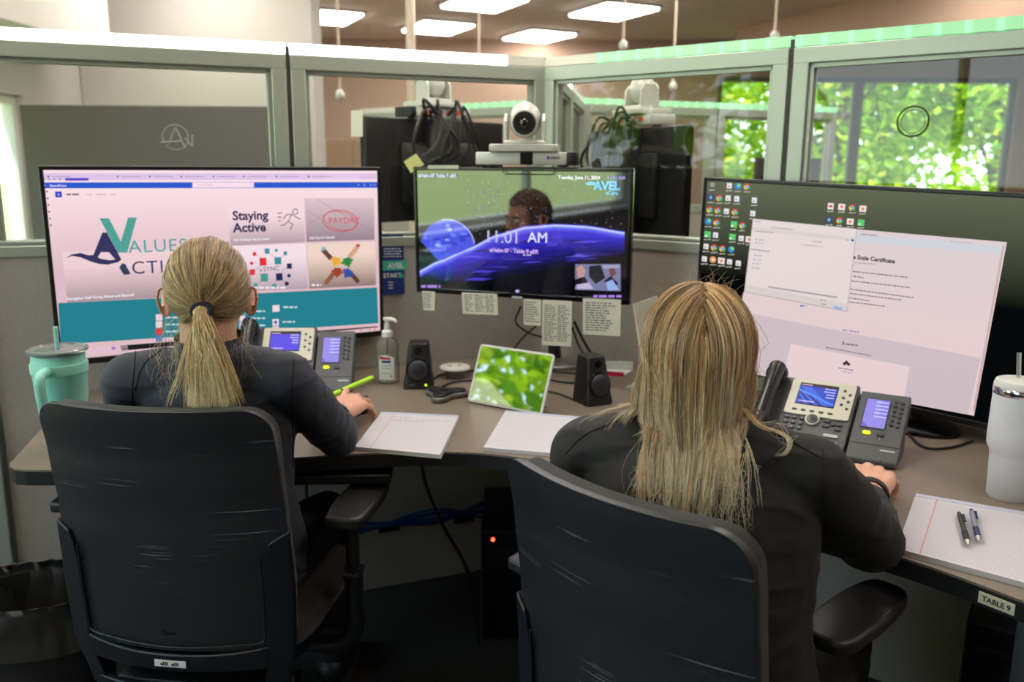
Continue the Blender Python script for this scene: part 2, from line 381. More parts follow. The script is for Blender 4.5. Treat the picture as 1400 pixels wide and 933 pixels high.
def tree(x, y, h, r, label, n=2600, z0=.35, seed=1, ls=.10):
    rnd = random.Random(seed); t = thing('tree', label, 'tree', (x, y, -.1), 0, 'trees outside the windows')
    q = MB(); q.tube([(0, 0, 0), (.05, .02, h*.4), (-.05, .05, h*.75)], [.12, .09, .04], m_bark)
    for k in range(6):
        a = rnd.uniform(0, 2*PI); z = h*rnd.uniform(.25, .6); q.tube([(0, 0, z), (r*.35*math.cos(a), r*.35*math.sin(a), z+h*.12), (r*.75*math.cos(a), r*.75*math.sin(a), z+h*.22)], [.04, .025, .01], m_bark)
    q.build('trunk', m_bark, t)
    vs = []; fs = []; mi = []
    clumps = [(V((rnd.gauss(0, .42), rnd.gauss(0, .42), rnd.uniform(-.9, .9)))) for _ in range(34)]
    for k in range(n):
        c = rnd.choice(clumps); p = c+V((rnd.gauss(0, .17), rnd.gauss(0, .17), rnd.gauss(0, .15)))
        p = V((p.x*r, p.y*r, h*(z0+(1-z0)*.5)+p.z*h*(1-z0)*.5)); s = ls*rnd.uniform(.6, 1.3)
        u = V((rnd.gauss(0, 1), rnd.gauss(0, 1), rnd.gauss(0, .5))).normalized(); w = u.orthogonal().normalized(); w.rotate(M.Rotation(rnd.uniform(0, 6), 3, u))
        b0 = len(vs); vs += [p-u*s, p+w*s*.5, p+u*s, p-w*s*.5]; fs.append((b0, b0+1, b0+2, b0+3)); mi.append(rnd.choice((0, 0, 1, 2)))
    me = bpy.data.meshes.new('foliage'); me.from_pydata(vs, [], fs)
    for mm in m_lf: me.materials.append(mm)
    me.polygons.foreach_set('material_index', mi); o = bpy.data.objects.new('foliage', me); COL.objects.link(o); o.parent = t; o['kind'] = 'stuff'
tree(2.7, 13.0, 3.8, 1.15, 'sunlit yellow green tree showing in the narrower pane of the far window', 5200, .05, 1, .085)
tree(5.0, 13.4, 4.2, 1.35, 'sunlit leafy tree filling the wider pane of the far window', 7600, .03, 2, .085)
tree(7.3, 13.2, 4.0, 1.25, 'sunlit leafy tree at the far end of the window', 6000, .05, 3, .085)
tree(3.6, 16.6, 5.4, 1.6, 'shaded green tree behind the leafy row', 5200, .05, 11, .12)
tree(7.2, 17.2, 5.6, 1.7, 'shaded green tree behind the leafy row', 5200, .05, 12, .12)
tree(-9.5, 3.4, 7.0, 2.1, 'tall tree outside the daylight windows', 3600, .25, 4, .2)
tree(-12.0, -2.6, 8.5, 2.5, 'tall tree on the lawn', 2300, .2, 5, .2)
tree(-11, 9.6, 8.0, 2.3, 'tall tree by the narrow daylight window', 3000, .2, 6, .2)
b = MB(); b.box((-2, 4, -.16), (120, 120, .1)); tag(b.build('lawn', m_lawn), kind='structure')
tag(bpy.data.objects['lawn'], kind='structure')

# ---- sky and sun
w = bpy.data.worlds.new('World'); sc.world = w; w.use_nodes = True; nt = w.node_tree; bg = nt.nodes['Background']
tcw = nt.nodes.new('ShaderNodeTexCoord'); sp = nt.nodes.new('ShaderNodeSeparateXYZ'); mr = nt.nodes.new('ShaderNodeMapRange'); cr = nt.nodes.new('ShaderNodeMix'); cr.data_type = 'RGBA'
mr.inputs[1].default_value = 0; mr.inputs[2].default_value = .7; cr.inputs[6].default_value = (.86, .94, 1, 1); cr.inputs[7].default_value = (.42, .62, 1, 1)
nt.links.new(tcw.outputs['Generated'], sp.inputs[0]); nt.links.new(sp.outputs['Z'], mr.inputs[0]); nt.links.new(mr.outputs[0], cr.inputs[0]); nt.links.new(cr.outputs[2], bg.inputs[0])
bg.inputs[1].default_value = 5.2
sl = bpy.data.lights.new('sun', 'SUN'); sl.energy = 11; sl.angle = .02; sl.color = (1, .95, .86)
so = bpy.data.objects.new('sun', sl); COL.objects.link(so); so.rotation_euler = (R(-28), R(14), 0)
so.rotation_euler = V((.25, .5, -1.0)).to_track_quat('-Z', 'Y').to_euler()
def portal(c, d, w_, h_):
    l = bpy.data.lights.new('window_portal', 'AREA'); l.shape = 'RECTANGLE'; l.size = w_; l.size_y = h_; l.cycles.is_portal = True
    o = bpy.data.objects.new('window_portal', l); COL.objects.link(o); o.location = c; o.rotation_euler = V(d).to_track_quat('-Z', 'Y').to_euler()
portal((4.09, YF-.0, 1.55), (0, -1, 0), 3.46, 1.7); portal((XL-.2, YF-8.92, 1.7), (1, 0, 0), 2.65, 1.95); portal((XL-.2, YF-12, 1.7), (1, 0, 0), 3.0, 1.95); portal((XL-.2, YF-5.79, 1.14), (1, 0, 0), 1.22, 1.28)

# ---- camera
cd = bpy.data.cameras.new('camera'); co = bpy.data.objects.new('camera', cd); COL.objects.link(co); sc.camera = co
cd.sensor_width = 36; cd.lens = FPX*36/1400; cd.clip_start = .02; cd.clip_end = 300
co.matrix_world = frame(EYE, RI2, UP2, -FW)
cd.dof.use_dof = True; cd.dof.focus_distance = 1.5; cd.dof.aperture_fstop = 4.0
vs = sc.view_settings; vs.view_transform = 'Standard'; vs.look = 'None'; vs.gamma = 1; vs.use_curve_mapping = False; vs.exposure = 0
sc.cycles.use_denoising = True; sc.cycles.max_bounces = 8; sc.cycles.diffuse_bounces = 4; sc.cycles.transparent_max_bounces = 16; sc.cycles.sample_clamp_indirect = 6
sc.cycles.caustics_reflective = False; sc.cycles.caustics_refractive = False
# ================================================================== PARTITIONS
m_pfab = mat('panel_laminate', rgb(168, 162, 154), .6, var=.05, vscale=90, bump=.15, bscale=300)
m_frame = mat('anodised_frame', rgb(176, 184, 172), .38, metal=.35, spec=.5)
m_fdark = mat('dark_gap', rgb(60, 60, 58), .6)
m_glass = pane('partition_glass', (.965, .98, .965), .55)
m_strip_off = mat('strip_cover', rgb(232, 230, 220), .4)
m_strip_w = mat('strip_lit_white', (.9, .9, .9), .4, emit=(1, .98, .93), es=7)
def led_mat(name, c, k, pitch):
    m = bpy.data.materials.new(name); m.use_nodes = True; nt = m.node_tree; b_ = nt.nodes['Principled BSDF']; L = nt.links.new
    b_.inputs['Base Color'].default_value = (.5, .6, .5, 1); b_.inputs['Emission Color'].default_value = (*c, 1)
    tc = nt.nodes.new('ShaderNodeTexCoord'); sp_ = nt.nodes.new('ShaderNodeSeparateXYZ'); s_ = nt.nodes.new('ShaderNodeMath'); s_.operation = 'MULTIPLY'; s_.inputs[1].default_value = 2*PI/pitch
    q = nt.nodes.new('ShaderNodeMath'); q.operation = 'SINE'; r = nt.nodes.new('ShaderNodeMapRange'); r.inputs[1].default_value = .55; r.inputs[2].default_value = 1; r.inputs[3].default_value = k; r.inputs[4].default_value = k*2.6
    L(tc.outputs['Object'], sp_.inputs[0]); L(sp_.outputs['X'], s_.inputs[0]); L(s_.outputs[0], q.inputs[0]); L(q.outputs[0], r.inputs[0]); L(r.outputs[0], b_.inputs['Emission Strength']); return m
m_strip_g = led_mat('strip_lit_green', (.09, .72, .24), .6, .066)
PT = .05
def panel(a, d, label, lit=None, lit_s=None, w=W1, low=C):
    """one partition module standing at a, running along d"""
    t = thing('partition_panel', label, 'partition panel', (a.x, a.y, 0), math.atan2(d.y, d.x), 'glazed partition panels of the pods')
    x0, x1 = .006, w-.006; f = .042
    q = MB(); q.box(((x0+x1)/2, 0, low/2-.014), (x1-x0, PT-.006, low-.03)); q.build('lower_panel', m_pfab, t, bev=.002)
    q = MB(); q.box(((x0+x1)/2, 0, low-.016), (x1-x0, PT+.004, .032)); q.build('cap_rail', m_frame, t, bev=.004)
    q = MB(); z0, z1 = low+.0005, T-.031
    q.box(((x0+x1)/2, 0, z1-f/2), (x1-x0, PT, f)); q.box(((x0+x1)/2, 0, z0+.006), (x1-x0, PT, .012))
    for s in (x0+f/2, x1-f/2): q.box((s, 0, (z0+z1)/2), (f, PT-.001, z1-z0))
    fr = q.build('glazing_frame', m_frame, t, bev=.003)
    q = MB(); g = .012
    q.box(((x0+x1)/2, 0, z1-f-g/2+.001), (x1-x0-2*f, PT*.55, g)); 
    for s in (x0+f+g/2-.001, x1-f-g/2+.001): q.box((s, 0, (z0+z1-f)/2), (g, PT*.55, z1-z0-f))
    q.build('glazing_bead', m_frame, fr, bev=.001)
    q = MB(); q.box(((x0+x1)/2, 0, (z0+z1-f)/2+.003), (x1-x0-2*f-.004, .006, z1-z0-f-.002)); q.build('glass_pane', m_glass, fr)
    q = MB()
    if lit is None: q.box(((x0+x1)/2, 0, T-.015), (x1-x0, PT*.8, .028), m_strip_off)
    else:
        s0, s1 = lit_s or (x0, x1)
        q.box(((s0+s1)/2, 0, T-.015), (s1-s0, PT*.8, .028), lit)
        if s0 > x0+.01: q.box(((x0+s0)/2, 0, T-.015), (s0-x0, PT*.8, .028), m_strip_off)
    q.build('light_strip', None, t)
    return t
panel(K, LD, 'glazed grey partition panel between the wide website monitor and the panel corner, white light strip on top', m_strip_w, (.14, W1-.006))
panel(K+LD*W1, LD, 'glazed grey partition panel behind the website monitor with a round etched emblem and white light strip', m_strip_w)
panel(K, RD, 'glazed partition panel from the corner to the desktop icon monitor, green strip lit on part of its top', m_strip_g, (.2, W1-.006))
panel(K+RD*W1, RD, 'glazed partition panel behind the desktop icon monitor with a round etched ring and green light strip', m_strip_g)
panel(K, BD, 'partition panel seen edge on that runs back from the panel corner', m_strip_w)
panel(K+BD*W1, BD, 'farther partition panel of the spine behind the panel corner')
K2 = K+BD*2*W1
panel(K2, -LD, 'distant partition panel with a green light strip behind the raised rear camera', m_strip_g)
panel(K2-LD*W1, -LD, 'distant partition panel just in front of the narrow tree window', m_strip_g)
LD2 = V((-.785, .6197, 0))
panel(K2, LD2, 'distant partition panel behind the cable tangle of the rear monitor', m_strip_g)
panel(K2+LD2*W1, LD2, 'distant partition panel behind the farther flat camera')
def post(p, label):
    t = thing('partition_post', label, 'partition post', (p.x, p.y, 0), math.atan2(LD.y, LD.x), 'posts of the partition walls')
    q = MB(); q.cyl((0, 0, (T-.006)/2), .022, T-.008, seg=6, rot=rz3(R(30))); q.build('post_core', m_fdark, t)
    q = MB(); q.cyl((0, 0, T-.003), .026, .006, seg=6, rot=rz3(R(30))); q.build('post_cap', m_frame, t)
def post_at(p, label): post(p, label)
post_at(K, 'dark slim post where the three partition walls meet, above the conference camera')
def joint(p, d, label):
    t = thing('panel_joint', label, 'panel joint', (p.x, p.y, 0), math.atan2(d.y, d.x), 'dark joints between partition panels')
    q = MB(); q.box((0, 0, (T-.01)/2), (.0115, PT*.8, T-.01)); q.build('joint_strip', m_fdark, t)
joint(K+LD*W1, LD, 'dark vertical joint between the two glazed panels behind the website monitor')
joint(K+RD*W1, RD, 'dark vertical joint between the two glazed panels before the trees')
post_at(K2, 'far post where the distant partitions meet')
b = MB(); b.box((0, 0, T/2), (.045, .09, T)); o = b.build('partition_end_post', m_frame, bev=.004); o.location = K+LD*(2*W1+.026); o.rotation_euler = (0, 0, math.atan2(LD.y, LD.x))
tag(o, 'metal end post closing the partition wall beside the bright narrow window', 'partition post')

# grey screen wall and cabinets farther back in the room
m_pgrey = mat('grey_screen', rgb(104, 102, 98), .8, var=.04, vscale=60)
t = thing('screen_wall', 'long dark grey fabric screen standing before the white wall', 'office screen', (-1.94, 4.9, 0), 0)
b = MB(); b.box((0, 0, .85), (1.57, .06, 1.68)); b.build('fabric_panel', m_pgrey, t, bev=.004)
b = MB(); b.box((0, 0, .012), (1.59, .3, .024)); b.build('foot_rail', m_frame, t)
m_cream = mat('cream_laminate', rgb(226, 196, 166), .6)
t = thing('storage_cabinet', 'cream storage cabinet seen through the glass beside the rear monitor', 'cabinet', (-1.42, 8.0, 0), 0)
b = MB(); b.box((0, 0, .8), (.9, .45, 1.6)); b.build('body', m_cream, t, bev=.005)
for s in (-1, 1):
    b = MB(); b.box((s*.223, -.235, .8), (.44, .02, 1.54)); d_ = b.build('door', m_cream, t, bev=.002)
    b = MB(); b.box((s*.04, -.255, .9), (.015, .02, .16)); b.build('handle', m_fdark, d_)
t = thing('doorway_frame', 'dark framed opening in the far wall beyond the cream cabinet', 'door frame', (-2.1, 10.33, 0), 0)
b = MB()
for s in (-1, 1): b.box((s*.5, 0, 1.04), (.07, .1, 2.08))
b.box((0, 0, 2.08), (1.07, .1, .07)); b.build('frame', m_fdark, t)
t = thing('far_monitor', 'small dark monitor far behind the rear monitor under the trees', 'monitor', (1.95, 6.2, .95), R(20))
b = MB(); b.box((0, 0, .33), (.55, .03, .33)); b.build('display', m_fdark, t, bev=.004)
b = MB(); b.rod((0, .03, 0), (0, .03, .25), .02); b.cyl((0, .03, .006), .12, .012); b.build('stand', m_fdark, t)
t = thing('far_desk', 'far desk carrying a small dark monitor', 'desk', (1.95, 6.3, 0), R(20))
b = MB(); b.box((0, 0, .93), (1.6, .7, .035)); b.build('desktop', m_cream, t, bev=.003)
for sx in (-1, 1):
    for sy in (-1, 1):
        b = MB(); b.box((sx*.74, sy*.3, .455), (.05, .05, .91)); b.build('leg', m_frame, t)

# etched marks on the glass
m_etch = mat('etched_film', rgb(150, 156, 150), .6)
m_etchd = mat('dark_film', rgb(60, 84, 44), .6)
def wall_frame(p, d):
    z = V((-d.y, d.x, 0)); 
    if z.y > 0: z = -z
    return z
zL = wall_frame(K, LD); zR = wall_frame(K, RD)
pL = onpl(240, 188, K+zL*.006, zL)
b = MB(); XX = frame(pL, -LD, V((0, 0, 1)), zL)
rg = []; 
b.X = XX @ M.Scale(.80, 4); b.tube([(.042*math.cos(2*PI*i/36), .042*math.sin(2*PI*i/36), .001) for i in range(36)], .0022, m_etch, 6, True)
for p_, q_ in (((-.03, -.035), (.002, .034)), ((.002, .034), (.028, -.035)), ((-.05, -.018), (.02, -.012)), ((.03, .0), (.052, -.03)), ((.052, -.03), (.055, .01))):
    b.tube([(*p_, .001), (*q_, .001)], .0035, m_etch, 6)
b.X = M.Identity(4); tag(b.build('etched_emblem'), 'pale round etched letter emblem on the glass above the website monitor', 'decal')
pR = onpl(1248, 166, K+zR*.006, zR); b = MB(); b.X = frame(pR, RD, V((0, 0, 1)), zR)
b.tube([(.036*math.cos(2*PI*i/36), .036*math.sin(2*PI*i/36), .001) for i in range(36)], .0022, m_etchd, 6, True)
b.tube([(.028*math.cos(2*PI*i/36), .028*math.sin(2*PI*i/36), .001) for i in range(36)], .001, m_etch, 6, True)
b.X = M.Identity(4); tag(b.build('etched_ring'), 'round dark ring mark on the glass in front of the trees', 'decal')

# ================================================================== DESK
m_desk = mat('desk_laminate', rgb(128, 116, 104), .42, var=.06, vscale=160, spec=.4)
m_edge = mat('desk_edge_black', rgb(22, 22, 24), .45)
m_leg = mat('leg_metal', rgb(120, 126, 132), .45, metal=.5)
fr_c = [(-.93, 1.672), (-.75, 1.70), (-.47, 1.757), (-.3, 1.79), (-.154, 1.801), (-.03, 1.784), (.102, 1.721), (.35, 1.535), (.624, 1.305), (.753, 1.152), (.90, .955)]
fr_s = [(p.x, p.y) for p in spline([(x, y, 0) for x, y in fr_c], 6)]
iL = zL*(PT/2+.004); iR = zR*(PT/2+.004)
def wl(s): p = K+LD*s+iL; return (p.x, p.y)
def wr(s): p = K+RD*s+iR; return (p.x, p.y)
kin = V((K.x, K.y, 0))+(-BD)*((PT/2+.004)/math.sin(R(60)))
outline = [(-1.062, 1.735), (-1.058, 1.712), (-1.046, 1.692), (-1.028, 1.678), (-1.0, 1.671)]+fr_s+[(.93, .935), (.965, .94), (1.12, 1.08), wr(1.58), (kin.x, kin.y), wl(1.42), (-1.13, 1.99)]
t = thing('corner_desk', 'wide grey brown corner desk with a curved front and black edge', 'desk', (0, 2.1, 0), 0)
b = MB(); b.X = M.Translation((0, -2.1, 0)); b.prism(outline, DZ-.004, DZ, m_desk); b.build('desktop', m_desk, t, smooth=False)
b = MB(); b.X = M.Translation((0, -2.1, 0)); b.prism(outline, DZ-.034, DZ-.0042, m_edge); b.build('edge_band', m_edge, t, smooth=False)
def desk_leg(x, y, rz):
    q = MB(); r_ = rz3(rz); q.box((x, y-2.1, (DZ-.034)/2+.015), (.09, .055, DZ-.068), rot=r_, bev=.004); q.box((x, y-2.1, .014), (.09, .6, .028), rot=r_, bev=.006); q.build('leg', m_leg, t)
desk_leg(-.98, 1.99, R(20)); desk_leg(1.03, 1.50, R(-40)); desk_leg(.12, 2.45, 0)
b = MB(); b.box((-.55, 2.0-2.1, DZ-.05), (.9, .05, .03), rot=rz3(R(15))); b.box((.6, 1.9-2.1, DZ-.05), (.05, .8, .03), rot=rz3(R(52))); b.build('frame_rail', m_edge, t)
b = MB(); b.box((-.58, 1.84-2.1, DZ-.058), (.62, .16, .022), rot=rz3(R(4))); b.build('keyboard_tray', m_edge, t, bev=.004)
# the desks of the two pods behind, the same desk turned about the panel corner
for sg, lb in ((-1, 'corner desk of the pod behind the website monitor'), (1, 'corner desk of the pod behind the desktop icon monitor')):
    dk_ = copy_tree(t); a_ = sg*R(120); v_ = rz3(a_) @ (V((0, 2.1, 0))-K)+K; dk_.location = v_; dk_.rotation_euler = (0, 0, a_); tag(dk_, lb)
# the TABLE 9 tape label on the front edge, by the lined pad
m_tape = mat('label_tape', rgb(226, 224, 196), .5); m_ink = mat('black_ink', rgb(20, 20, 22), .6)
pa, pb = onz(1296, 788, DZ-.018), onz(1334, 797, DZ-.018); e0, e1 = V((.753, 1.152, DZ-.018)), V((.90, .955, DZ-.018)); ed = (e1-e0).normalized(); en = V((ed.y, -ed.x, 0))
if en.y > 0: en = -en
t = thing('edge_label', 'cream tape label reading TABLE 9 on the desk edge below the lined pad', 'label', e0+ed*-.035+en*.0035, math.atan2(ed.y, ed.x))
b = MB(); b.box((0, 0, 0), (.052, .0012, .018)); b.build('tape', m_tape, t)
b = MB(); b.text('TABLE 9', frame(V((0, -.0009, -.004)), V((1, 0, 0)), V((0, 0, 1)), V((0, -1, 0))), .0115, m_ink, 'C', .03); b.build('lettering', m_ink, t)

# blue leaflet stuck on the panel behind the website monitor
o_ = onpl(538, 362, K+zL*(PT/2), zL); m_navy = mat('leaflet_navy', rgb(22, 52, 128), .5); m_teal = mat('leaflet_teal', rgb(70, 196, 168), .5); m_pw = mat('print_white', rgb(225, 232, 240), .5)
t = thing('leaflet', 'navy and teal printed leaflet on the panel beside the website monitor', 'leaflet', o_+zL*.001, math.atan2(-LD.y, -LD.x))
X = frame(V((0, 0, 0)), V((1, 0, 0)), V((0, 0, 1)), V((0, -1, 0)))
b = MB(); b.box((-.01, .0004, 0), (.085, .0008, .185), m_navy); b.build('sheet', m_navy, t)
b = MB(); cv = Canvas(b, X, frame(o_, -LD, V((0, 0, 1)), zL)); b.k = 1; cv.step = .0004
cv.rect(523, 357, 556, 369, m_teal); cv.up(); cv.text('START', 525, 334.5, 6, m_pw, bold=.04); cv.text('AVEL', 530, 367, 7, m_pw, bold=.05); cv.text('START', 524, 380, 6, m_pw, bold=.04); cv.ell(548, 377, 3.2, 3.2, m_teal)
for i in range(4): cv.scrib(525, 549, 340+i*3.6, 1.4, m_pw, seed=i)
for i in range(3): cv.scrib(531, 537, 386+i*4, 1.6, m_pw, seed=i)
b.build('print', m_pw, t)
# ================================================================== MONITORS
m_bezel = mat('black_bezel', rgb(16, 16, 18), .35, bump=.05, bscale=400)
m_blk = mat('black_plastic', rgb(20, 20, 22), .42, bump=.15, bscale=600)
m_gblk = mat('glossy_black', rgb(8, 8, 10), .12)
m_silver = mat('silver_plastic', rgb(196, 196, 192), .35, metal=.3)
m_white = mat('white_plastic', rgb(228, 230, 226), .35)
m_sbase = mat('steel_grey_base', rgb(128, 126, 122), .35, metal=.6)
def mon_frame(c, yaw, tilt, roll=0):
    """origin at the display centre; x right, y back, z up; returns (world matrix of root rotation)"""
    return M.Translation(c) @ M.Rotation(yaw, 4, 'Z') @ M.Rotation(-tilt, 4, 'X') @ M.Rotation(roll, 4, 'Y').inverted()
def monitor(name, label, c, yaw, tilt, w, h, bez, base, neckmat=m_blk, basemat=m_blk, baser=.13, roll=0, bezmat=m_bezel, back=.045, ellb=(1, .75)):
    """monitor on a stand; root Empty on the desk under the stand"""
    t = thing(name, label, 'monitor', (base[0], base[1], base[2]), yaw)
    X = wmat(t).inverted() @ mon_frame(c, yaw, tilt, roll)
    f = .012
    q = MB(); q.X = X
    q.box((0, .012, h/2-bez/2), (w, .024, bez)); q.box((0, .012, -h/2+bez*.75), (w, .024, bez*1.5))
    for s in (-1, 1): q.box((s*(w/2-bez/2), .012, 0), (bez, .0238, h-.001))
    hs = q.build('bezel', bezmat, t, bev=.0025)
    q = MB(); q.X = X; q.box((0, .024, 0), (w-.004, .02, h-.004)); q.box((0, .024+back/2, -.01), (w*.55, back, h*.6), bev=.012); q.box((0, .04+back, 0), (.13, .02, .13)); q.build('back_cover', m_blk, t, bev=.003)
    top = wmat(t).inverted() @ mon_frame(c, yaw, tilt, roll) @ V((0, .04+back, 0))
    q = MB(); q.tube(spline([(top.x, top.y, top.z), (top.x*.85, top.y+.012, top.z*.72), (top.x*.4, max(top.y, .0)+.02, top.z*.42), (top.x*.12, max(top.y*.6, .01), top.z*.16), (0, .01, .012)], 4), .020, seg=12); q.build('stand_neck', neckmat, t)
    q = MB(); q.X = M.Diagonal((ellb[0], ellb[1], 1, 1)); q.lathe([(.0, 0), (baser, 0), (baser, .008), (baser*.93, .013), (.03, .022), (0, .022)], seg=40); q.build('stand_base', basemat, t)
    sx = M.Translation((0, -.0, 0)) @ frame(V((0, 0, 0)), V((1, 0, 0)), V((0, 0, 1)), V((0, -1, 0)))
    # display surface sits 4 mm inside the bezel front
    D = MB(); Xs = X @ frame(V((0, .004, 0)), V((1, 0, 0)), V((0, 0, 1)), V((0, -1, 0)))
    Ws = mon_frame(c, yaw, tilt, roll) @ frame(V((0, .004, 0)), V((1, 0, 0)), V((0, 0, 1)), V((0, -1, 0)))
    return t, D, Canvas(D, Xs, Ws)
def full(cv, w, h, bez, m, hb=1.5):
    cv.put([(-w/2+bez, -h/2+bez*hb), (w/2-bez, -h/2+bez*hb), (w/2-bez, h/2-bez), (-w/2+bez, h/2-bez)], m)

# ---- wide website monitor
w_, h_ = .89, .509
t1, D, cv = monitor('wide_monitor', 'wide black monitor showing the values website, beside the mint tumbler', (-.779, 2.358, 1.118), R(29.6), R(-.7), w_, h_, .011, (-.79, 2.42, DZ), baser=.15)
m_pg = emat2('page_pink', rgb(222, 188, 196), rgb(252, 226, 232), .35, .57)
full(cv, w_, h_, .011, m_pg); cv.up()
cv.rect(57, 237, 514, 245.5, emat(222, 196, 232)); cv.rect(444, 237.5, 492, 246, emat(250, 226, 238)); cv.up()
for i, x in enumerate((66, 161, 205, 248, 292, 333, 378, 422)): cv.ell(x, 241.5, 1.3, 1.3, emat(*((60, 60, 90), (50, 90, 190), (120, 60, 190), (190, 50, 60), (40, 140, 130), (120, 120, 130), (60, 100, 180), (90, 90, 90))[i]), 8); cv.scrib(x+5, x+31, 241.6, 1.1, emat(170, 150, 180), seed=i)
cv.rect(89, 243.5, 121, 247.2, emat(96, 74, 190)); 
for x in (60, 67, 74, 82): cv.ell(x, 245, 1.3, 1.3, emat(150, 130, 160), 8)
cv.quad([(57, 249.5), (516, 249), (516, 257), (57, 257.5)], emat(34, 88, 204)); cv.up()
cv.quad([(263, 249.6), (347, 249.6), (347, 256.5), (263, 256.7)], emat(250, 224, 236)); cv.scrib(272, 290, 253, 1.2, emat(190, 160, 190))
cv.text('SharePoint', 68, 255.6, 3.4, emat(235, 225, 255), bold=.02); cv.ell(60.5, 253.4, 1.6, 1.6, emat(190, 200, 250), 8)
for x in (490, 498, 507, 512): cv.ell(x, 253, 1.5, 1.5, emat(150, 130, 230), 8)
cv.rect(75, 262, 85, 270, emat(38, 70, 186)); cv.up(); cv.ell(80, 266, 1.8, 1.8, emat(150, 150, 230), 10); cv.scrib(91, 108, 266, 2.4, emat(110, 92, 116))
for x in (119, 131, 151): cv.scrib(x, x+8 if x != 131 else x+14, 266, 1.3, emat(175, 150, 170), seed=x)
for i in range(6): cv.ell(64+i*1.1, 262+i*9.2, 1.4, 1.4, emat(120, 100, 124), 8)
# hero tile: logo with V, A and swoosh
m_v = emat(78, 160, 150); m_n = emat(48, 48, 92)
m_tile = emat2('tile_grey', rgb(110, 92, 104), rgb(238, 208, 214), .22, .36)
cv.quad([(85, 345), (308, 338), (308, 402), (92, 414)], m_tile); cv.up()
cv.quad([(136, 298.5), (149, 298.5), (173, 345.5), (161, 345.5)], m_v); cv.quad([(161, 345.5), (174, 345.5), (187, 297.5), (175, 297.5)], m_v)
cv.up(); cv.put([cv.uv(*p) for p in ((140, 318), (146, 318), (166, 355), (161, 359), (149, 345), (138, 345), (133, 353), (127, 350))], m_n)
cv.put([cv.uv(*p) for p in ((127, 349), (120, 349), (110, 346), (98, 348), (90, 353), (99, 350), (110, 352), (122, 357), (135, 361), (148, 362), (160, 359), (164, 354), (150, 356), (138, 354))], m_n)
cv.put([cv.uv(*p) for p in ((163, 366), (167, 360), (171, 361), (179, 375), (169, 376))], emat(50, 62, 84))
cv.text('ALUES IN', 176, 346, 18, m_v, spacing=1.12); cv.text('CTION', 180, 375, 18, emat(52, 54, 92), spacing=1.12)
m_tw = emat(240, 232, 240)
cv.text('Recognize Staff Going Above and Beyond!', 91, 410.5, 3.6, m_tw, bold=.03)
# four news tiles
m_t2 = emat2('tile_active', rgb(122, 104, 116), rgb(246, 218, 224), .36, .475)
m_t3 = emat2('tile_pay', rgb(116, 98, 110), rgb(226, 200, 208), .36, .53)
m_t4 = emat2('tile_sync', rgb(158, 132, 150), rgb(246, 224, 232), .24, .36)
m_t5 = emat2('tile_puzzle', rgb(122, 96, 96), rgb(240, 214, 200), .25, .36)
cv.quad([(311, 283), (415, 278), (417, 331), (315, 336)], m_t2); cv.quad([(416, 271), (511, 271), (512, 328), (419, 331)], m_t3)
cv.quad([(315, 337), (418, 333), (421, 395), (318, 399)], m_t4); cv.quad([(420, 333), (513, 331), (514, 390), (423, 395)], m_t5)
cv.up()
cv.text('Staying', 318, 301, 12.5, emat(48, 44, 84), bold=.03); cv.text('Active', 319, 317.5, 12.5, emat(48, 44, 84), bold=.03)
mm = emat(70, 58, 84); cv.path([(403.5+3.6*math.cos(a*PI/6), 289.5+3.6*math.sin(a*PI/6)) for a in range(12)], .0022, mm, True)
for q in ([(398, 293), (391, 294), (387, 300)], [(398, 293), (405, 297), (411, 300)], [(398, 294), (394, 303), (400, 307), (397, 314)], [(393, 303), (389, 308), (383, 308)], [(379, 292), (386, 291)], [(379, 297), (385, 297)], [(380, 302), (384, 302)]): cv.path(q, .0022, mm)
cv.text('Join Challenge: Staying Active', 320, 329.5, 2.9, m_tw, bold=.03); cv.text('2024 Payroll Calendar', 423, 327, 2.9, m_tw, bold=.03)
mr_ = emat(206, 74, 84); cv.path([(465+24*math.cos(a*PI/12), 302+14.5*math.sin(a*PI/12+.1)) for a in range(24)], .0026, mr_, True); cv.path([(465+22*math.cos(a*PI/12), 302+13*math.sin(a*PI/12+.3)) for a in range(24)], .0016, mr_, True)
cv.text('PAYDAY', 449, 306, 8.5, mr_)
for q in ([(418, 287), (447, 305)], [(432, 272), (512, 318)], [(420, 308), (440, 294)], [(460, 326), (474, 314)]): cv.path(q, .0008, emat(140, 116, 130))
# eSYNC tile
rd, tl, nv, gr = emat(226, 44, 54), emat(60, 140, 158), emat(28, 38, 88), emat(70, 150, 136)
for a, b_ in (((360, 357), (352, 348)), ((359, 362), (345, 372)), ((379, 353), (365, 345)), ((382, 355), (390, 347)), ((360, 378), (352, 390)), ((382, 380), (393, 388)), ((384, 372), (395, 364))): cv.path([a, b_], .0012, emat(120, 120, 150))
cv.up()
for x0, y0, s, m in ((354.5, 353, 10, rd), (345.5, 345, 5, rd), (341, 368.5, 7.5, rd), (361.5, 340, 7, tl), (375, 352, 9.5, tl), (387.5, 344, 5, tl), (392, 360.5, 7, nv), (356, 374.5, 10.5, gr), (377, 374, 9.5, nv)): cv.rect(x0, y0, x0+s, y0+s, m)
for x, y, r_, m in ((344, 360, 2.4, rd), (377.5, 342.5, 2.2, tl), (395, 377, 2.6, nv), (392, 388, 3, nv), (349, 390, 3, gr), (375, 391, 3.4, gr)): cv.ell(x, y, r_, r_, m, 12)
cv.up(); cv.text('e', 355, 371, 4.5, emat(50, 50, 90), bold=.02); cv.text('SYNC', 359.5, 371, 6.4, emat(50, 50, 90), bold=.0)
cv.scrib(342, 390, 393.5, 2.6, m_tw); cv.scrib(426, 439, 390, 2.6, m_tw)
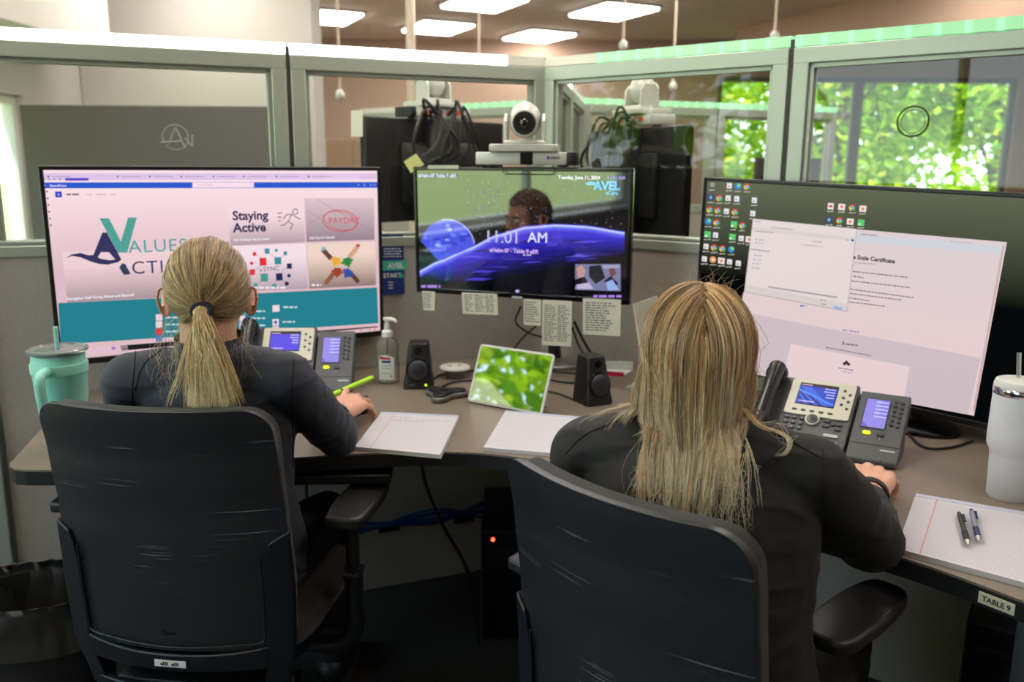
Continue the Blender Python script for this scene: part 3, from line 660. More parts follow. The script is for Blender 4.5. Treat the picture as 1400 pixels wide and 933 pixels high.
# puzzle hands
sk1, sk2, sk3 = emat(96, 62, 52), emat(214, 160, 134), emat(140, 92, 66)
cv.path([(441, 341), (447, 348), (453, 354)], .014, sk1); cv.path([(489, 337), (483, 345), (477, 352)], .014, sk2); cv.path([(444, 388), (450, 382), (456, 374)], .014, sk3); cv.path([(490, 386), (484, 379), (478, 373)], .014, emat(90, 60, 54)); cv.ell(442, 340, 3, 3, emat(150, 190, 210), 10); cv.ell(489, 336, 3, 2.5, emat(190, 70, 40), 10)
cv.up()
def puzzle(x, y, s, m, a):
    pts = [(-1, -1), (1, -1), (1, 1), (-1, 1)]; cv.put([cv.uv(x+s*(p[0]*math.cos(a)-p[1]*math.sin(a)), y+s*(p[0]*math.sin(a)+p[1]*math.cos(a))) for p in pts], m)
    for k in range(3): cv.up(); cv.ell(x+s*1.25*math.cos(a+k*PI/2), y+s*1.25*math.sin(a+k*PI/2), s*.42, s*.42, m, 12)
puzzle(459.5, 357, 5, emat(236, 170, 60), .35); puzzle(474.5, 357.5, 5, emat(40, 130, 60), -.3); puzzle(461, 371.5, 5, emat(158, 62, 44), .1); puzzle(475.5, 373, 5, emat(50, 78, 160), .6)
# teal lower band
m_tb = emat(36, 122, 132); cv.quad([(79.5, 414.5), (515, 393), (517, 442), (83, 471)], emat2('teal_band', rgb(24, 98, 100), rgb(38, 128, 142), -.2, 0.0)); cv.up()
cv.rect(372, 417.5, 382, 426, emat(238, 214, 226)); cv.scrib(387, 407, 420, 2.2, emat(210, 225, 225), seed=3)
for i in range(4):
    y = 430+i*9.6
    if i: cv.rect(372, y-3, 381, y+5, emat(238, 214, 226)); cv.up(); cv.ell(376.5, y+1, 2.2, 2.2, emat(*((200, 60, 50), (60, 60, 160), (200, 60, 50), (90, 50, 140))[i]), 10); cv.scrib(386, 404, y+.5, 2.2, emat(200, 220, 222), seed=i)
    cv.rect(327, y-8, 335, y-.5, emat(238, 214, 226)); cv.scrib(338, 362, y-4.5, 2.2, emat(200, 220, 222), seed=i+9)
    cv.rect(212.5, y, 222, y+8, [emat(236, 206, 218), emat(236, 214, 206), emat(216, 62, 66), emat(60, 120, 190)][i]); cv.scrib(226, 245, y+4, 2.2, emat(200, 220, 222), seed=i+5)
cv.scrib(224, 232, 418, 2.2, emat(200, 220, 222)); 
# task bar
cv.quad([(83.5, 478), (174, 471.5), (175, 479), (84.5, 486)], emat(226, 190, 204)); cv.quad([(164, 472.2), (175, 471.5), (516, 446), (516, 447.5), (176, 478.6), (166, 479.4)], emat(18, 18, 24)); cv.up(); cv.ell(155, 476, 3, 2.5, emat(170, 120, 200), 10)
for x, y in ((493, 452), (505, 451), (512, 450)): cv.ell(x, y, 1.5, 1.2, emat(220, 130, 120), 8)
D.build('display', None, t1, smooth=False)

# ---- conference monitor in the corner
def conf_monitor(label, c, yaw, tilt, w, h, base):
    return monitor('conference_monitor', label, c, yaw, tilt, w, h, .010, base, m_blk, m_sbase, .10, bezmat=m_gblk, back=.03, ellb=(1, .8))
w_, h_ = .65, .370
t2, D, cv = conf_monitor('black conference monitor showing a clock over a blue planet, camera on its top', (.0155, 2.43, 1.1895), R(-20), R(-1.4), w_, h_, (.135, 2.655, DZ))
GL = .17
m_space = gmat('space_black', (.001, .001, .003), 1, GL)
def gm(r, g, b, k=1.0): return gmat('glossy_display_%d_%d_%d' % (r, g, b), rgb(r, g, b), k, GL)
full(cv, w_, h_, .010, m_space); cv.up()
# planet limb: one bright arc over a broad blue body
def arc(off, x): return 372+off-(48.5*(1-((x-790)/230.0)**2))*(1 if x < 790 else 1)+(.0)
def limb(x):
    # height of the planet's edge across the picture (photo pixels)
    pts = [(568, 374), (600, 358), (640, 341), (680, 322), (720, 311), (760, 308), (800, 310), (858, 319)]
    for (a, ya), (b_, yb) in zip(pts, pts[1:]):
        if x <= b_: t_ = (x-a)/(b_-a); t2_ = t_*t_*(3-2*t_)*.4+t_*.6; return ya+(yb-ya)*t2_
    return pts[-1][1]
xs = [574+i*5 for i in range(57)]
lo = lambda x: [384, 396][0] if x < 0 else 388-max(0, (x-640))*.18 if x > 600 else limb(x)+6+(x-574)*.85
m_pl = [gm(70, 66, 214), gm(58, 50, 206), gm(44, 36, 186), gm(34, 26, 160), gm(24, 18, 126), gm(14, 10, 86), gm(6, 5, 44)]
for a, b_ in zip(xs, xs[1:]):
    for k in range(7):
        f0, f1 = k/7, (k+1)/7
        d0, d1 = max(2, lo(a)-limb(a)), max(2, lo(b_)-limb(b_)); d0 = min(d0, 75); d1 = min(d1, 75)
        cv.quad([(a, limb(a)+d0*f0), (b_, limb(b_)+d1*f0), (b_, limb(b_)+d1*f1), (a, limb(a)+d0*f1)], m_pl[k])
cv.up()
for a, b_ in zip(xs, xs[1:]):
    for k, (w0, w1_, mm) in enumerate(((-2.2, -.9, gm(60, 60, 200)), (-.9, 2.0, gm(190, 200, 255)), (2.0, 4.2, gm(110, 120, 245)), (4.2, 7.0, gm(86, 84, 230)))):
        cv.quad([(a, limb(a)+w0), (b_, limb(b_)+w0), (b_, limb(b_)+w1_), (a, limb(a)+w1_)], mm)
cv.up(); rn = random.Random(4)
for i in range(46):
    x = rn.uniform(640, 830); y = limb(x)+rn.uniform(10, 48); w2 = rn.uniform(6, 22); cv.put([cv.uv(x-w2, y+1.5), cv.uv(x-w2*.3, y-rn.uniform(.5, 2)), cv.uv(x+w2*.5, y-rn.uniform(.5, 1.5)), cv.uv(x+w2, y-1), cv.uv(x+w2*.3, y+rn.uniform(.8, 2))], rn.choice([gm(92, 84, 220), gm(72, 60, 200), gm(52, 36, 150), gm(40, 26, 120)])); 
    if i % 6 == 0: cv.up()
# rising smaller planet
cv.up(); pc = [(594+0, 330)]
pp = [(612+38*math.cos(R(a)), 341+41*math.sin(R(a))) for a in range(196, 346, 8)]
cv.put([cv.uv(*p) for p in pp+[(650, 335), (635, 343), (612, 352), (600, 357)]], gm(70, 84, 226)); cv.up()
for i in range(26):
    a = rn.uniform(200, 330); r_ = rn.uniform(4, 34); x, y = 612+r_*math.cos(R(a)), 341+r_*math.sin(R(a)); 
    if y < 344: cv.ell(x, y, rn.uniform(2, 6), rn.uniform(1, 3), rn.choice([gm(150, 176, 250), gm(54, 62, 200), gm(104, 128, 244)]), 9); cv.up()
cv.path([(612+38*math.cos(R(a)), 341+41*math.sin(R(a))) for a in range(258, 350, 6)], .0022, gm(206, 214, 255))
cv.up()
for i in range(190):
    x, y = rn.uniform(640, 852), rn.uniform(246, 324)
    if y < limb(x)-4: cv.ell(x, y, rn.uniform(.35, .8), rn.uniform(.35, .8), gm(150, 156, 214) if rn.random() < .6 else gm(80, 84, 150), 6)
for i in range(26):
    x, y = rn.uniform(640, 690), rn.uniform(256, 300); cv.ell(x, y, .8, .8, gm(70, 60, 200), 6)
cv.up(); tw = gm(236, 236, 255)
cv.text('11:01', 663, 331, 17, gm(198, 198, 240), spacing=1.0); cv.text('AM', 722, 331, 14.5, tw)
cv.text('eHelm-SF - Table 9 eER', 670, 344, 5.2, gm(214, 180, 240), bold=.03); cv.scrib(716, 728, 348.5, 2.2, gm(180, 170, 235))
cv.text('eHelm-SF Table 9 eER', 573, 242, 4.6, gm(196, 190, 250), bold=.03)
cv.text('Tuesday, June 11, 2024', 764, 244.5, 4.6, tw, bold=.03); cv.text('11:01 AM', 831, 245, 4.6, gm(160, 150, 230), bold=.03)
lb = gm(84, 176, 238); cv.text('AVEL', 813, 259, 11.5, lb, bold=.05); cv.put([cv.uv(*p) for p in ((800, 251), (808, 248), (818, 250), (824, 257), (818, 257), (812, 253), (804, 253))], lb); cv.text('eCare', 829, 266, 5, lb, bold=.04)
cv.scrib(577, 603, 391.5, 3.4, gm(176, 130, 224)); cv.ell(708, 398, 2.6, 2.2, gm(200, 170, 240), 10); cv.scrib(812, 850, 405, 3.2, gm(170, 130, 226)); cv.up()
# self view picture
cv.quad([(787, 361), (849, 361), (849, 398), (787, 396)], gm(120, 122, 160)); cv.up()
for pts_, c_ in (([(789, 366), (796, 362), (801, 370), (799, 378), (791, 380)], (196, 150, 140)), ([(787, 382), (800, 378), (806, 388), (787, 390)], (20, 18, 34)), ([(806, 364), (822, 362), (828, 380), (815, 388), (806, 378)], (22, 20, 40)), ([(833, 368), (840, 366), (843, 374), (836, 380)], (120, 70, 60)), ([(826, 384), (836, 377), (846, 388), (840, 394)], (24, 20, 50)), ([(829, 386), (838, 382), (847, 396), (832, 397)], (150, 176, 230)), ([(789, 389), (806, 386), (812, 395), (790, 395)], (190, 180, 210)), ([(824, 362), (848, 362), (848, 366), (826, 367)], (160, 160, 190))):
    cv.put([cv.uv(*p) for p in pts_], gm(*c_)); cv.up()
# grey hood logo under the display
cv.rect(701, 404.5, 715, 408, gm(150, 150, 150))
D.build('display', None, t2, smooth=False)

# ---- big desktop icon monitor
TL = V((.529, 2.416, 1.3518)); yaw3, ti3, ro3 = R(-46.1), R(-1.0), R(-1.7)
rr = V((math.cos(yaw3), math.sin(yaw3), 0)); bk = V((-math.sin(yaw3), math.cos(yaw3), 0)); u0 = V((0, 0, math.cos(ti3)))+bk*math.sin(ti3)
r3 = rr*math.cos(ro3)+u0*math.sin(ro3); u3 = -rr*math.sin(ro3)+u0*math.cos(ro3)
w_, h_ = .925, .53; c3 = TL+r3*w_/2-u3*h_/2
t3, D, cv = monitor('desktop_monitor', 'large black monitor showing desktop icons and a certificate page, behind the near telephone', c3, yaw3, ti3, w_, h_, .010, (.985, 2.005, DZ), m_blk, m_gblk, .105, roll=ro3, back=.03)
def emG(r, g, b): return emat(r, g, b)
m_wp_refl = emat2('wallpaper_with_reflection', rgb(7, 8, 9), rgb(104, 110, 88), .32, .60)  # olive top imitates the lawn's reflection, put into the display colour
full(cv, w_, h_, .010, m_wp_refl, 1.5); cv.up()
def icon(x, y, kind):
    s = 4.6
    if kind == 'd': cv.rect(x-2.9, y-s+.6, x+3.4, y+s-.6, emat(228, 226, 228)); cv.up(); cv.ell(x-.5, y+1, 1.3, 1.3, emat(150, 140, 150), 8)
    if kind == 'w': cv.rect(x-4.2, y-s, x+4.2, y+s, emat(238, 222, 222)); cv.up(); cv.ell(x, y, 2.2, 2.2, emat(222, 130, 110), 8)
    if kind == 'c':
        for k, cc in enumerate(((222, 60, 50), (240, 196, 50), (50, 160, 80))): cv.ell(x, y, 4.6, 4.6, emat(*cc), 10, 120*k+30, 120*k+150); 
        cv.up(); cv.ell(x, y, 2.3, 2.3, emat(238, 238, 244), 10); cv.up(); cv.ell(x, y, 1.6, 1.6, emat(66, 120, 226), 10)
    if kind == 'e': cv.ell(x, y, 4.6, 4.6, emat(40, 130, 200), 12); cv.up(); cv.ell(x+1.3, y-1.3, 2.6, 2.6, emat(120, 210, 130), 10)
    if kind == 'g': cv.rect(x-3.8, y-s, x+4.2, y+s, emat(90, 200, 110)); cv.up(); cv.ell(x-2, y+2, 1.6, 1.6, emat(232, 240, 232), 8)
    if kind == 'b': cv.rect(x-4.2, y-s, x+4.2, y+s, emat(56, 66, 104)); cv.up(); cv.ell(x, y, 2, 2.6, emat(120, 180, 210), 8)
    if kind == 'r': cv.rect(x-3.6, y-s, x+3.6, y+s, emat(232, 224, 222)); cv.up(); cv.rect(x-2.4, y-1.6, x+2.4, y+1.6, emat(206, 60, 50))
    if kind == 'o': cv.ell(x, y, 4.6, 4.6, emat(232, 150, 90), 12); cv.up(); cv.ell(x, y, 2, 2, emat(240, 230, 220), 8)
    if kind == 'u': cv.rect(x-2.8, y-3.4, x+2.8, y+3, emat(150, 152, 150))
    cv.scrib(x-4.5, x+4.6, y+7, 1.2, emat(200, 198, 190), seed=int(x+y))
for x, y, k in ((974, 253, 'u'), (997, 254, 'd'), (1009, 255, 'e'), (1021.5, 255.5, 'c'), (972, 270, 'b'), (984, 271, 'c'), (995.5, 271, 'd'), (1007.5, 272, 'd'), (1031.5, 274, 'd'), (971, 287, 'c'), (982, 288, 'c'), (993.5, 289, 'd'), (1005.5, 290, 'c'), (1029.5, 292, 'd'), (969, 303, 'e'), (980.5, 304.5, 'c'), (1004, 307, 'g'), (1016, 308.5, 'c'), (968, 320.5, 'g'), (979, 321.5, 'd'), (1002, 324, 'g'), (1014, 326, 'd'), (1025, 327.5, 'w'), (966, 337, 'd'), (977.5, 338.5, 'c'), (989, 340, 'c'), (1001, 341, 'e'), (964, 354, 'd'), (976, 355, 'o'), (987.5, 356.5, 'w'), (998.5, 358, 'd'), (1010.5, 360, 'd'), (1137, 282, 'r'), (1152, 283, 'w'), (1166.5, 284, 'c'), (1181, 285.5, 'w'), (1135, 300.5, 'b'), (1149.5, 301.5, 'c'), (1164, 303, 'w'), (1178.5, 304.5, 'g')): icon(x, y, k)
cv.up()
cv.quad([(1168, 313), (1378, 331), (1333, 568), (1000, 505), (1018, 400)], emat2('web_page', rgb(228, 206, 208), rgb(220, 208, 210), .25, .5)); cv.up()
cv.quad([(1171, 320), (1376, 337), (1373, 348), (1169, 330)], emat(206, 208, 216)); cv.scrib(1178, 1200, 320, 1.5, emat(130, 120, 130), 322); cv.scrib(1300, 1330, 330, 1.2, emat(180, 170, 180), 332.5)
cv.quad([(1015, 426), (1342, 489), (1325, 566), (1002, 503)], emat(204, 188, 194)); cv.up()
cv.quad([(1083, 470), (1245, 501), (1237, 548), (1072, 516)], emat(230, 206, 208)); cv.up()
cv.quad([(1372, 335), (1375, 335), (1334, 562), (1331, 561)], emat(206, 172, 174))
dk = emat(92, 84, 92)
cv.text('e Scale Certificate', 1168, 353.5, 5.6, emat(58, 52, 60), bold=.04); cv.scrib(1170, 1198, 359, 1.4, emat(170, 160, 166), 361)
for x0, x1, y, dy in ((1168, 1242, 371, 8), (1168, 1182, 377.5, 2), (1166, 1246, 384, 9), (1164, 1252, 395, 12), (1164, 1234, 401, 9), (1163, 1190, 407, 4), (1162, 1212, 412.5, 6)): cv.scrib(x0, x1, y, 1.3, dk, y+dy)
cv.scrib(1153, 1176, 450.5, 1.6, emat(130, 124, 180), 454); cv.ell(1154.5, 469, 1.3, 2.6, dk, 8); cv.scrib(1158, 1174, 470, 1.8, dk, 472); cv.scrib(1131, 1192, 474.5, 1.2, dk, 486)
for dx, dy in ((-2.6, 1), (2.6, 1.6), (0, -1)): cv.ell(1159+dx, 496+dy, 2.4, 2.2, emat(40, 36, 44), 10)
cv.scrib(1148, 1168, 502.5, 1.2, dk, 506); cv.scrib(1152, 1167, 507, 1.2, emat(150, 140, 200), 510)
cv.scrib(1098, 1105, 418, 2.2, emat(130, 130, 190)) 
# file dialog
cv.up(); cv.up(); cv.quad([(1031, 298.5), (1173.5, 312.5), (1160, 426), (1019, 399)], emat(150, 140, 146)); cv.up()
cv.quad([(1031.6, 299.2), (1172.8, 313), (1159.4, 425), (1019.8, 398.4)], emat(226, 214, 212)); cv.up()
cv.quad([(1030, 310), (1172, 325), (1171, 330), (1030, 315)], emat(214, 204, 204)); cv.quad([(1022.5, 390), (1146, 413), (1145, 418), (1022, 395)], emat(212, 202, 202)); cv.quad([(1019.8, 398.4), (1022, 389), (1161, 416), (1159.4, 425)], emat(214, 204, 202)); cv.up()
gy = emat(160, 150, 156); cv.scrib(1034, 1042, 303, 1.2, gy); cv.scrib(1056, 1088, 311, 1.2, gy, 314); cv.scrib(1034, 1060, 316, 1.2, gy, 318); cv.scrib(1112, 1126, 330, 1.2, gy, 331); cv.scrib(1098, 1126, 334.5, 1, gy, 337)
cv.quad([(1052, 391), (1147, 405.5), (1146, 407.5), (1052, 393)], gy); cv.quad([(1028, 340), (1054, 343), (1053.7, 344.5), (1028, 341.5)], gy)
for i, (x, y) in enumerate(((1036, 327.5), (1036, 332), (1034, 349), (1033, 355), (1032, 360), (1031, 366))): cv.ell(x, y, 1, 1, emat(90, 120, 190), 8); cv.scrib(x+3, x+10, y+.4, 1.1, gy, seed=i)
cv.ell(1167.5, 328.5, 1.8, 1.8, emat(50, 60, 130), 8); cv.ell(1161, 328, 1, 1, emat(80, 140, 200), 8)
cv.quad([(1140.5, 417), (1155, 420), (1154.5, 424), (1140, 421)], emat(176, 200, 232)); cv.up(); cv.scrib(1144, 1152, 419.8, 1.2, emat(70, 110, 190), 421.5); cv.scrib(1123, 1131, 409.5, 1.6, gy, 411); cv.scrib(1125, 1133, 415, 1.6, gy, 416.5)
cv.ell(1097.5, 418, 1.8, 1.8, emat(110, 120, 200), 8)
D.build('display', None, t3, smooth=False)

# ================================================================== CONFERENCE CAMERA, CODEC
m_lens = mat('lens_glass', rgb(6, 6, 10), .05, coat=1)
m_camw = mat('camera_silver', rgb(206, 206, 200), .38, metal=.15)
def conf_camera(label, loc, rz, grp):
    t = thing('conference_camera', label, 'camera', loc, rz, grp)
    q = MB(); q.box((0, 0, .01), (.19, .13, .02), bev=.004); q.box((0, -.03, .0105), (.16, .08, .016)); q.build('base_plate', m_camw, t)
    q = MB()
    for s in (-1, 1): q.prism([(-.038, .0), (.038, .0), (.036, .055), (.02, .075), (-.02, .075), (-.036, .055)], -.005, .005, X=M.Translation((s*.052, 0, .028)) @ M.Rotation(R(90), 4, 'Z') @ M.Rotation(R(90), 4, 'X'))
    q.box((0, 0, .026), (.114, .08, .012), bev=.004); q.build('yoke', m_camw, t, bev=.003)
    q = MB(); q.sph((0, -.002, .086), .044, sc_=(1, 1.0, 1.12), u=32, v=20); q.cyl((0, -.035, .076), .037, .03, rot=rx3(R(90)), seg=32, bev=.004); hd = q.build('camera_head', m_camw, t)
    q = MB(); q.cyl((0, -.052, .076), .031, .006, rot=rx3(R(90)), seg=32); q.build('lens_ring', m_blk, hd)
    q = MB(); q.cyl((0, -.0555, .076), .02, .003, rot=rx3(R(90)), seg=32); q.sph((0, -.055, .076), .012, sc_=(1, .5, 1)); q.build('lens', m_lens, hd)
    q = MB(); q.box((0, -.0655, .012), (.006, .002, .004), mat('status_blue', (0, 0, .1), .4, emit=(.1, .2, 1), es=3)); q.build('status_light', None, t)
    return t
def codec(label, loc, rz, grp, back=False):
    t = thing('video_codec', label, 'video unit', loc, rz, grp)
    q = MB(); q.box((-.012, 0, .022), (.252, .10, .034), bev=.004); q.build('body', m_camw, t)
    q = MB(); q.box((.127, 0, .022), (.026, .1, .036), bev=.003); q.build('end_cap', m_blk, t)
    q = MB(); q.box((.004, -.0508, .022), (.034, .002, .033)); q.build('front_window', m_gblk, t)
    q = MB(); q.cyl((-.10, 0, .0025), .015, .005); q.cyl((.10, 0, .0025), .015, .005); q.build('foot', m_blk, t)
    q = MB(); q.box((.064, -.0506, .024), (.007, .001, .008), mat('logo_blue', rgb(40, 90, 220), .4)); q.build('logo_mark', None, t)
    q = MB(); q.text('CISCO', frame(V((.07, -.0508, .0205)), V((1, 0, 0)), V((0, 0, 1)), V((0, -1, 0))), .009, m_ink, 'L', .04); q.build('lettering', None, t)
    return t
g1, g2 = 'cameras on the conference monitors', 'video units on the conference monitors'
mt = 1.1895+.185
ca = codec('silver video unit lying on top of the planet clock monitor', (.04, 2.436, mt+.002), R(-9), g2)
cc = conf_camera('round headed conference camera with big lens above the planet clock monitor', (.033, 2.44, mt+.042), R(-4), g1)
# shelf bracket under the unit
t = thing('monitor_shelf', 'thin dark bracket shelf hooked over the planet clock monitor', 'shelf', (.04, 2.43, mt), R(-20))
b = MB(); b.box((0, .0, .0005), (.14, .11, .002)); b.build('shelf_plate', m_blk, t)
b = MB(); b.tube([(-.065, -.022, 0), (-.065, -.022, -.012), (-.058, -.022, -.019), (.078, -.022, -.019), (.085, -.022, -.012), (.085, -.022, 0)], .0012, m_blk, 6); b.build('bracket_wire', m_blk, t)
# rear pods: monitor, unit and camera seen from behind
m_orange = mat('orange_port', rgb(222, 84, 50), .5)
m_back = mat('monitor_back_gloss', rgb(22, 22, 22), .28)
def rear_pod(rel, ang, dz, lab, labc, labu, seed):
    c = K+rel; yaw = ang
    t, D_, cv_ = conf_monitor(lab, (c.x, c.y, 1.1895+dz), yaw, 0, .65, .37, (c.x+math.sin(-yaw)*.09, c.y+math.cos(yaw)*.09, DZ))
    full(cv_, .65, .37, .01, m_space); D_.build('display', None, t, smooth=False)
    q = MB(); q.X = M.Translation((0, -.03, 0)); q.box((0, .0, .34+dz), (.13, .05, .55)); q.build('cable_cover', m_blk, t, bev=.006)
    f = rz3(yaw)
    u = codec(labu, c+f @ V((0, .0, 0))+V((0, 0, 1.1895+dz+.187)), yaw, g2)
    q = MB()
    for i in range(4): q.box((-.08+i*.045, .0512, .024), (.026, .003, .016), m_orange if i != 2 else m_blk)
    q.build('rear_ports', None, u)
    conf_camera(labc, c+f @ V((0, .005, 0))+V((0, 0, 1.1895+dz+.187+.0415)), yaw, g1)
    rnd = random.Random(seed); tt = thing('cable_bundle', ('tangle of black cables hanging behind the raised rear monitor' if seed == 1 else 'loops of black cable behind the rear monitor by the tree window'), 'cables', c+V((0, 0, 1.0)), yaw, 'cables of the rear monitors')
    for k in range(9):
        x0 = rnd.uniform(-.12, .1); p = [(x0, .07, .36+dz+rnd.uniform(0, .03)), (x0+rnd.uniform(-.03, .05), .12, .38+dz+rnd.uniform(-.02, .06)), (x0+rnd.uniform(-.12, .14), .14, .27+dz), (x0+rnd.uniform(-.15, .15), .11, .16+dz), (rnd.uniform(-.12, .12), .09, .05), (rnd.uniform(-.06, .06), .08, -.2)]
        q = MB(); q.tube(spline(p, 6), rnd.choice((.0035, .0045, .006)), m_blk, 6); q.build('cable', m_blk, tt)
    return t
rear_pod(V((-.403, .446, 0)), R(-137), .17, 'raised black conference monitor seen from behind with a paper taped to its edge', 'conference camera on the raised rear monitor, pointing away', 'video unit with orange ports on the raised rear monitor', 1)
rear_pod(V((.345, .215, 0)), R(112), .135, 'black conference monitor seen from behind beside the tree window', 'conference camera on the rear monitor by the tree window', 'video unit on the rear monitor by the tree window', 2)
# ================================================================== TELEPHONES
m_pgr = mat('phone_grey', rgb(88, 90, 94), .45, bump=.08, bscale=500)
m_pdk = mat('phone_dark', rgb(58, 60, 64), .45)
m_psil = mat('phone_silver', rgb(208, 206, 192), .38, metal=.15)
m_key = mat('phone_key', rgb(72, 76, 84), .35)
m_keyl = mat('key_print', rgb(190, 196, 205), .4)
m_amb = mat('line_key_lit', rgb(230, 236, 40), .4, emit=rgb(235, 240, 30), es=.75)
m_hand = mat('handset_black', rgb(24, 25, 28), .28)
def telephone(label, loc, rz, el, seed):
    """loc = front edge of the gap between telephone and side module"""
    t = thing('desk_telephone', label, 'telephone', loc, rz)
    c_, s_ = math.cos(el), math.sin(el); z0 = .014
    DK = frame(V((0, 0, z0)), V((1, 0, 0)), V((0, c_, s_)), V((0, -s_, c_)))      # deck: u right, v up the slope, out
    Wd = wmat(t)
    def wedge(x0, x1, Lg, m, nm, par):
        q = MB(); y1, z1 = Lg*c_, z0+Lg*s_; th = .028
        prof = [(0, .003), (0, z0), (y1, z1), (y1+th*s_, z1-th*c_), (y1*.62+.02, z1*.35), (y1*.75, .003)]
        q.prism(prof, 0, x1-x0, m, X=frame(V((x0, 0, 0)), V((0, 1, 0)), V((0, 0, 1)), V((1, 0, 0)))); return q.build(nm, m, par, bev=.003)
    body = wedge(-.215, -.003, .205, m_pgr, 'body', t)
    mod = wedge(.003, .106, .192, m_pgr, 'side_module', t)
    q = MB(); q.box((-.10, .105*c_, .006), (.18, .16*c_, .012)); q.box((.055, .1*c_, .006), (.08, .16*c_, .012)); q.build('foot_stand', m_pdk, t)
    def dk(nm, par, fn, m=None, bev=0):
        q = MB(); q.X = DK; fn(q); return q.build(nm, m, par, bev=bev)
    # silver face with display
    fa = dk('display_bezel', t, lambda q: q.prism(rrect(.142, .108, .006, 3, -.079, .146), .0005, .005, m_psil), m_psil, .001)
    cvx = MB(); cvx.X = M.Identity(4)
    def disp(q):
        q.prism(rrect(.086, .066, .001, 2, -.088, .155), .0045, .0056, emat(24, 26, 30))
        cvv = Canvas(q, M.Translation((0, 0, .0056)), M.Identity(4)); 
        base = (44, 74, 200) if seed == 2 else (86, 70, 226); B = emat(*base); cvv.put([(-.129, .125), (-.047, .125), (-.047, .184), (-.129, .184)], B); cvv.up()
        if seed == 2:
            for i in range(7): cvv.put([(-.129+i*.01, .125), (-.125+i*.012, .125), (-.129+i*.004, .14+i*.006), (-.129, .144+i*.005)], emat(26, 40, 150) if i % 2 else emat(60, 110, 226)); cvv.up()
            cvv.put([(-.129, .160), (-.1, .150), (-.06, .132), (-.047, .128), (-.047, .132), (-.08, .146), (-.129, .168)], emat(90, 140, 240)); cvv.up()
        cvv.put([(-.129, .178), (-.047, .178), (-.047, .184), (-.129, .184)], emat(60, 44, 40)); cvv.up()
        for i in range(4): cvv.put([(-.074+.006*(i > 1), .1735-i*.0085), (-.05, .1735-i*.0085), (-.05, .1765-i*.0085), (-.074+.006*(i > 1), .1765-i*.0085)], emat(206, 206, 250))
        cvv.put([(-.127, .180), (-.103, .180), (-.103, .1825), (-.127, .1825)], emat(240, 190, 220)); cvv.put([(-.124, .130), (-.09, .130), (-.09, .1325), (-.124, .1325)], emat(230, 210, 250))
    dk('display', fa, disp)
    for i in range(5): dk('soft_key', fa, lambda q: q.box((-.127+i*.0195, .105, .0062), (.010, .004, .003)), m_key, .0006)
    for i in range(6): dk('line_key', fa, lambda q: q.cyl((-.031+.013*(i % 2), .178-.0105*i+.0*(i % 2), .006), .0034, .003, seg=14), m_key, .0006)
    dk('navigation_ring', t, lambda q: (q.cyl((-.083, .083, .003), .016, .006, m_psil, bev=.001), q.cyl((-.083, .083, .0045), .0125, .007, m_key, bev=.001), q.cyl((-.083, .083, .006), .005, .0075, m_pdk)))
    for r_ in range(4):
        for c in range(3):
            def kk(q):
                q.prism(rrect(.0115, .009, .0035, 3, -.139+c*.0165, .084-r_*.0145), .0005, .0045, m_key)
                q.text('123456789*0#'[r_*3+c], M.Translation((-.1395+c*.0165, .0815-r_*.0145, .0047)), .006, m_keyl, 'C')
            dk('number_key', t, kk, None, .0005)
    for i, (x, y) in enumerate(((-.052, .086), (-.026, .080), (-.052, .072), (-.026, .067), (-.039, .0775))): dk('function_key', t, lambda q: q.prism(rrect(.016 if i < 4 else .008, .0085, .004, 3, x, y), .0005, .0045, m_key), m_key, .0005)
    dk('volume_rocker', t, lambda q: q.prism(rrect(.032, .008, .0038, 3, -.036, .045), .0005, .004, m_keyl), m_keyl, .0005)
    for i in range(3): dk('call_key', t, lambda q: q.cyl((-.062+i*.020, .024, .002), .0045, .004, seg=14), m_keyl, .0006)
    # side module
    def md(q):
        q.prism(rrect(.052, .086, .002, 2, .043, .128), .0005, .0018, m_pdk)
        cvv = Canvas(q, M.Translation((0, 0, .0018)), M.Identity(4)); cvv.put([(.0195, .088), (.0665, .088), (.0665, .169), (.0195, .169)], emat(150, 142, 232)); cvv.up()
        cvv.put([(.0195, .088), (.034, .088), (.026, .096), (.0195, .104)], emat(120, 110, 206)); cvv.up()
        cvv.put([(.050, .12), (.0665, .12), (.0665, .168), (.050, .168)], emat(132, 122, 240)); cvv.up()
        for i in range(5): cvv.put([(.040, .160-i*.0105), (.0655, .160-i*.0105), (.0655, .163-i*.0105), (.040, .163-i*.0105)], emat(222, 214, 255))
    dk('module_display', mod, md)
    for i in range(12): dk('module_key', mod, lambda q: q.cyl((.079+.013*(i % 2), .170-.0135*(i//2)-.003*(i % 2), .0012), .0042, .0035, seg=14), m_pdk, .0006)
    dk('lit_key', mod, lambda q: q.prism(rrect(.017, .009, .0043, 4, .034, .071), .0004, .004, m_amb), None, .0006)
    dk('page_key', mod, lambda q: q.prism(rrect(.017, .009, .0043, 4, .062, .071), .0004, .004, m_key), None, .0006)
    dk('module_print', mod, lambda q: (q.text('1', M.Translation((.034, .058, .0008)), .007, m_keyl, 'C'), q.text('2', M.Translation((.062, .058, .0008)), .007, m_keyl, 'C'), q.box((.083, .030, .0006), (.030, .004, .0004), m_keyl)))
    dk('lip_line', mod, lambda q: q.box((.0545, .042, .0006), (.1, .0012, .0008), m_pdk))
    # handset in its cradle on the far side
    dk('cradle', t, lambda q: q.prism(rrect(.056, .196, .01, 4, -.186, .101), .0005, .006, m_pdk), m_pdk, .002)
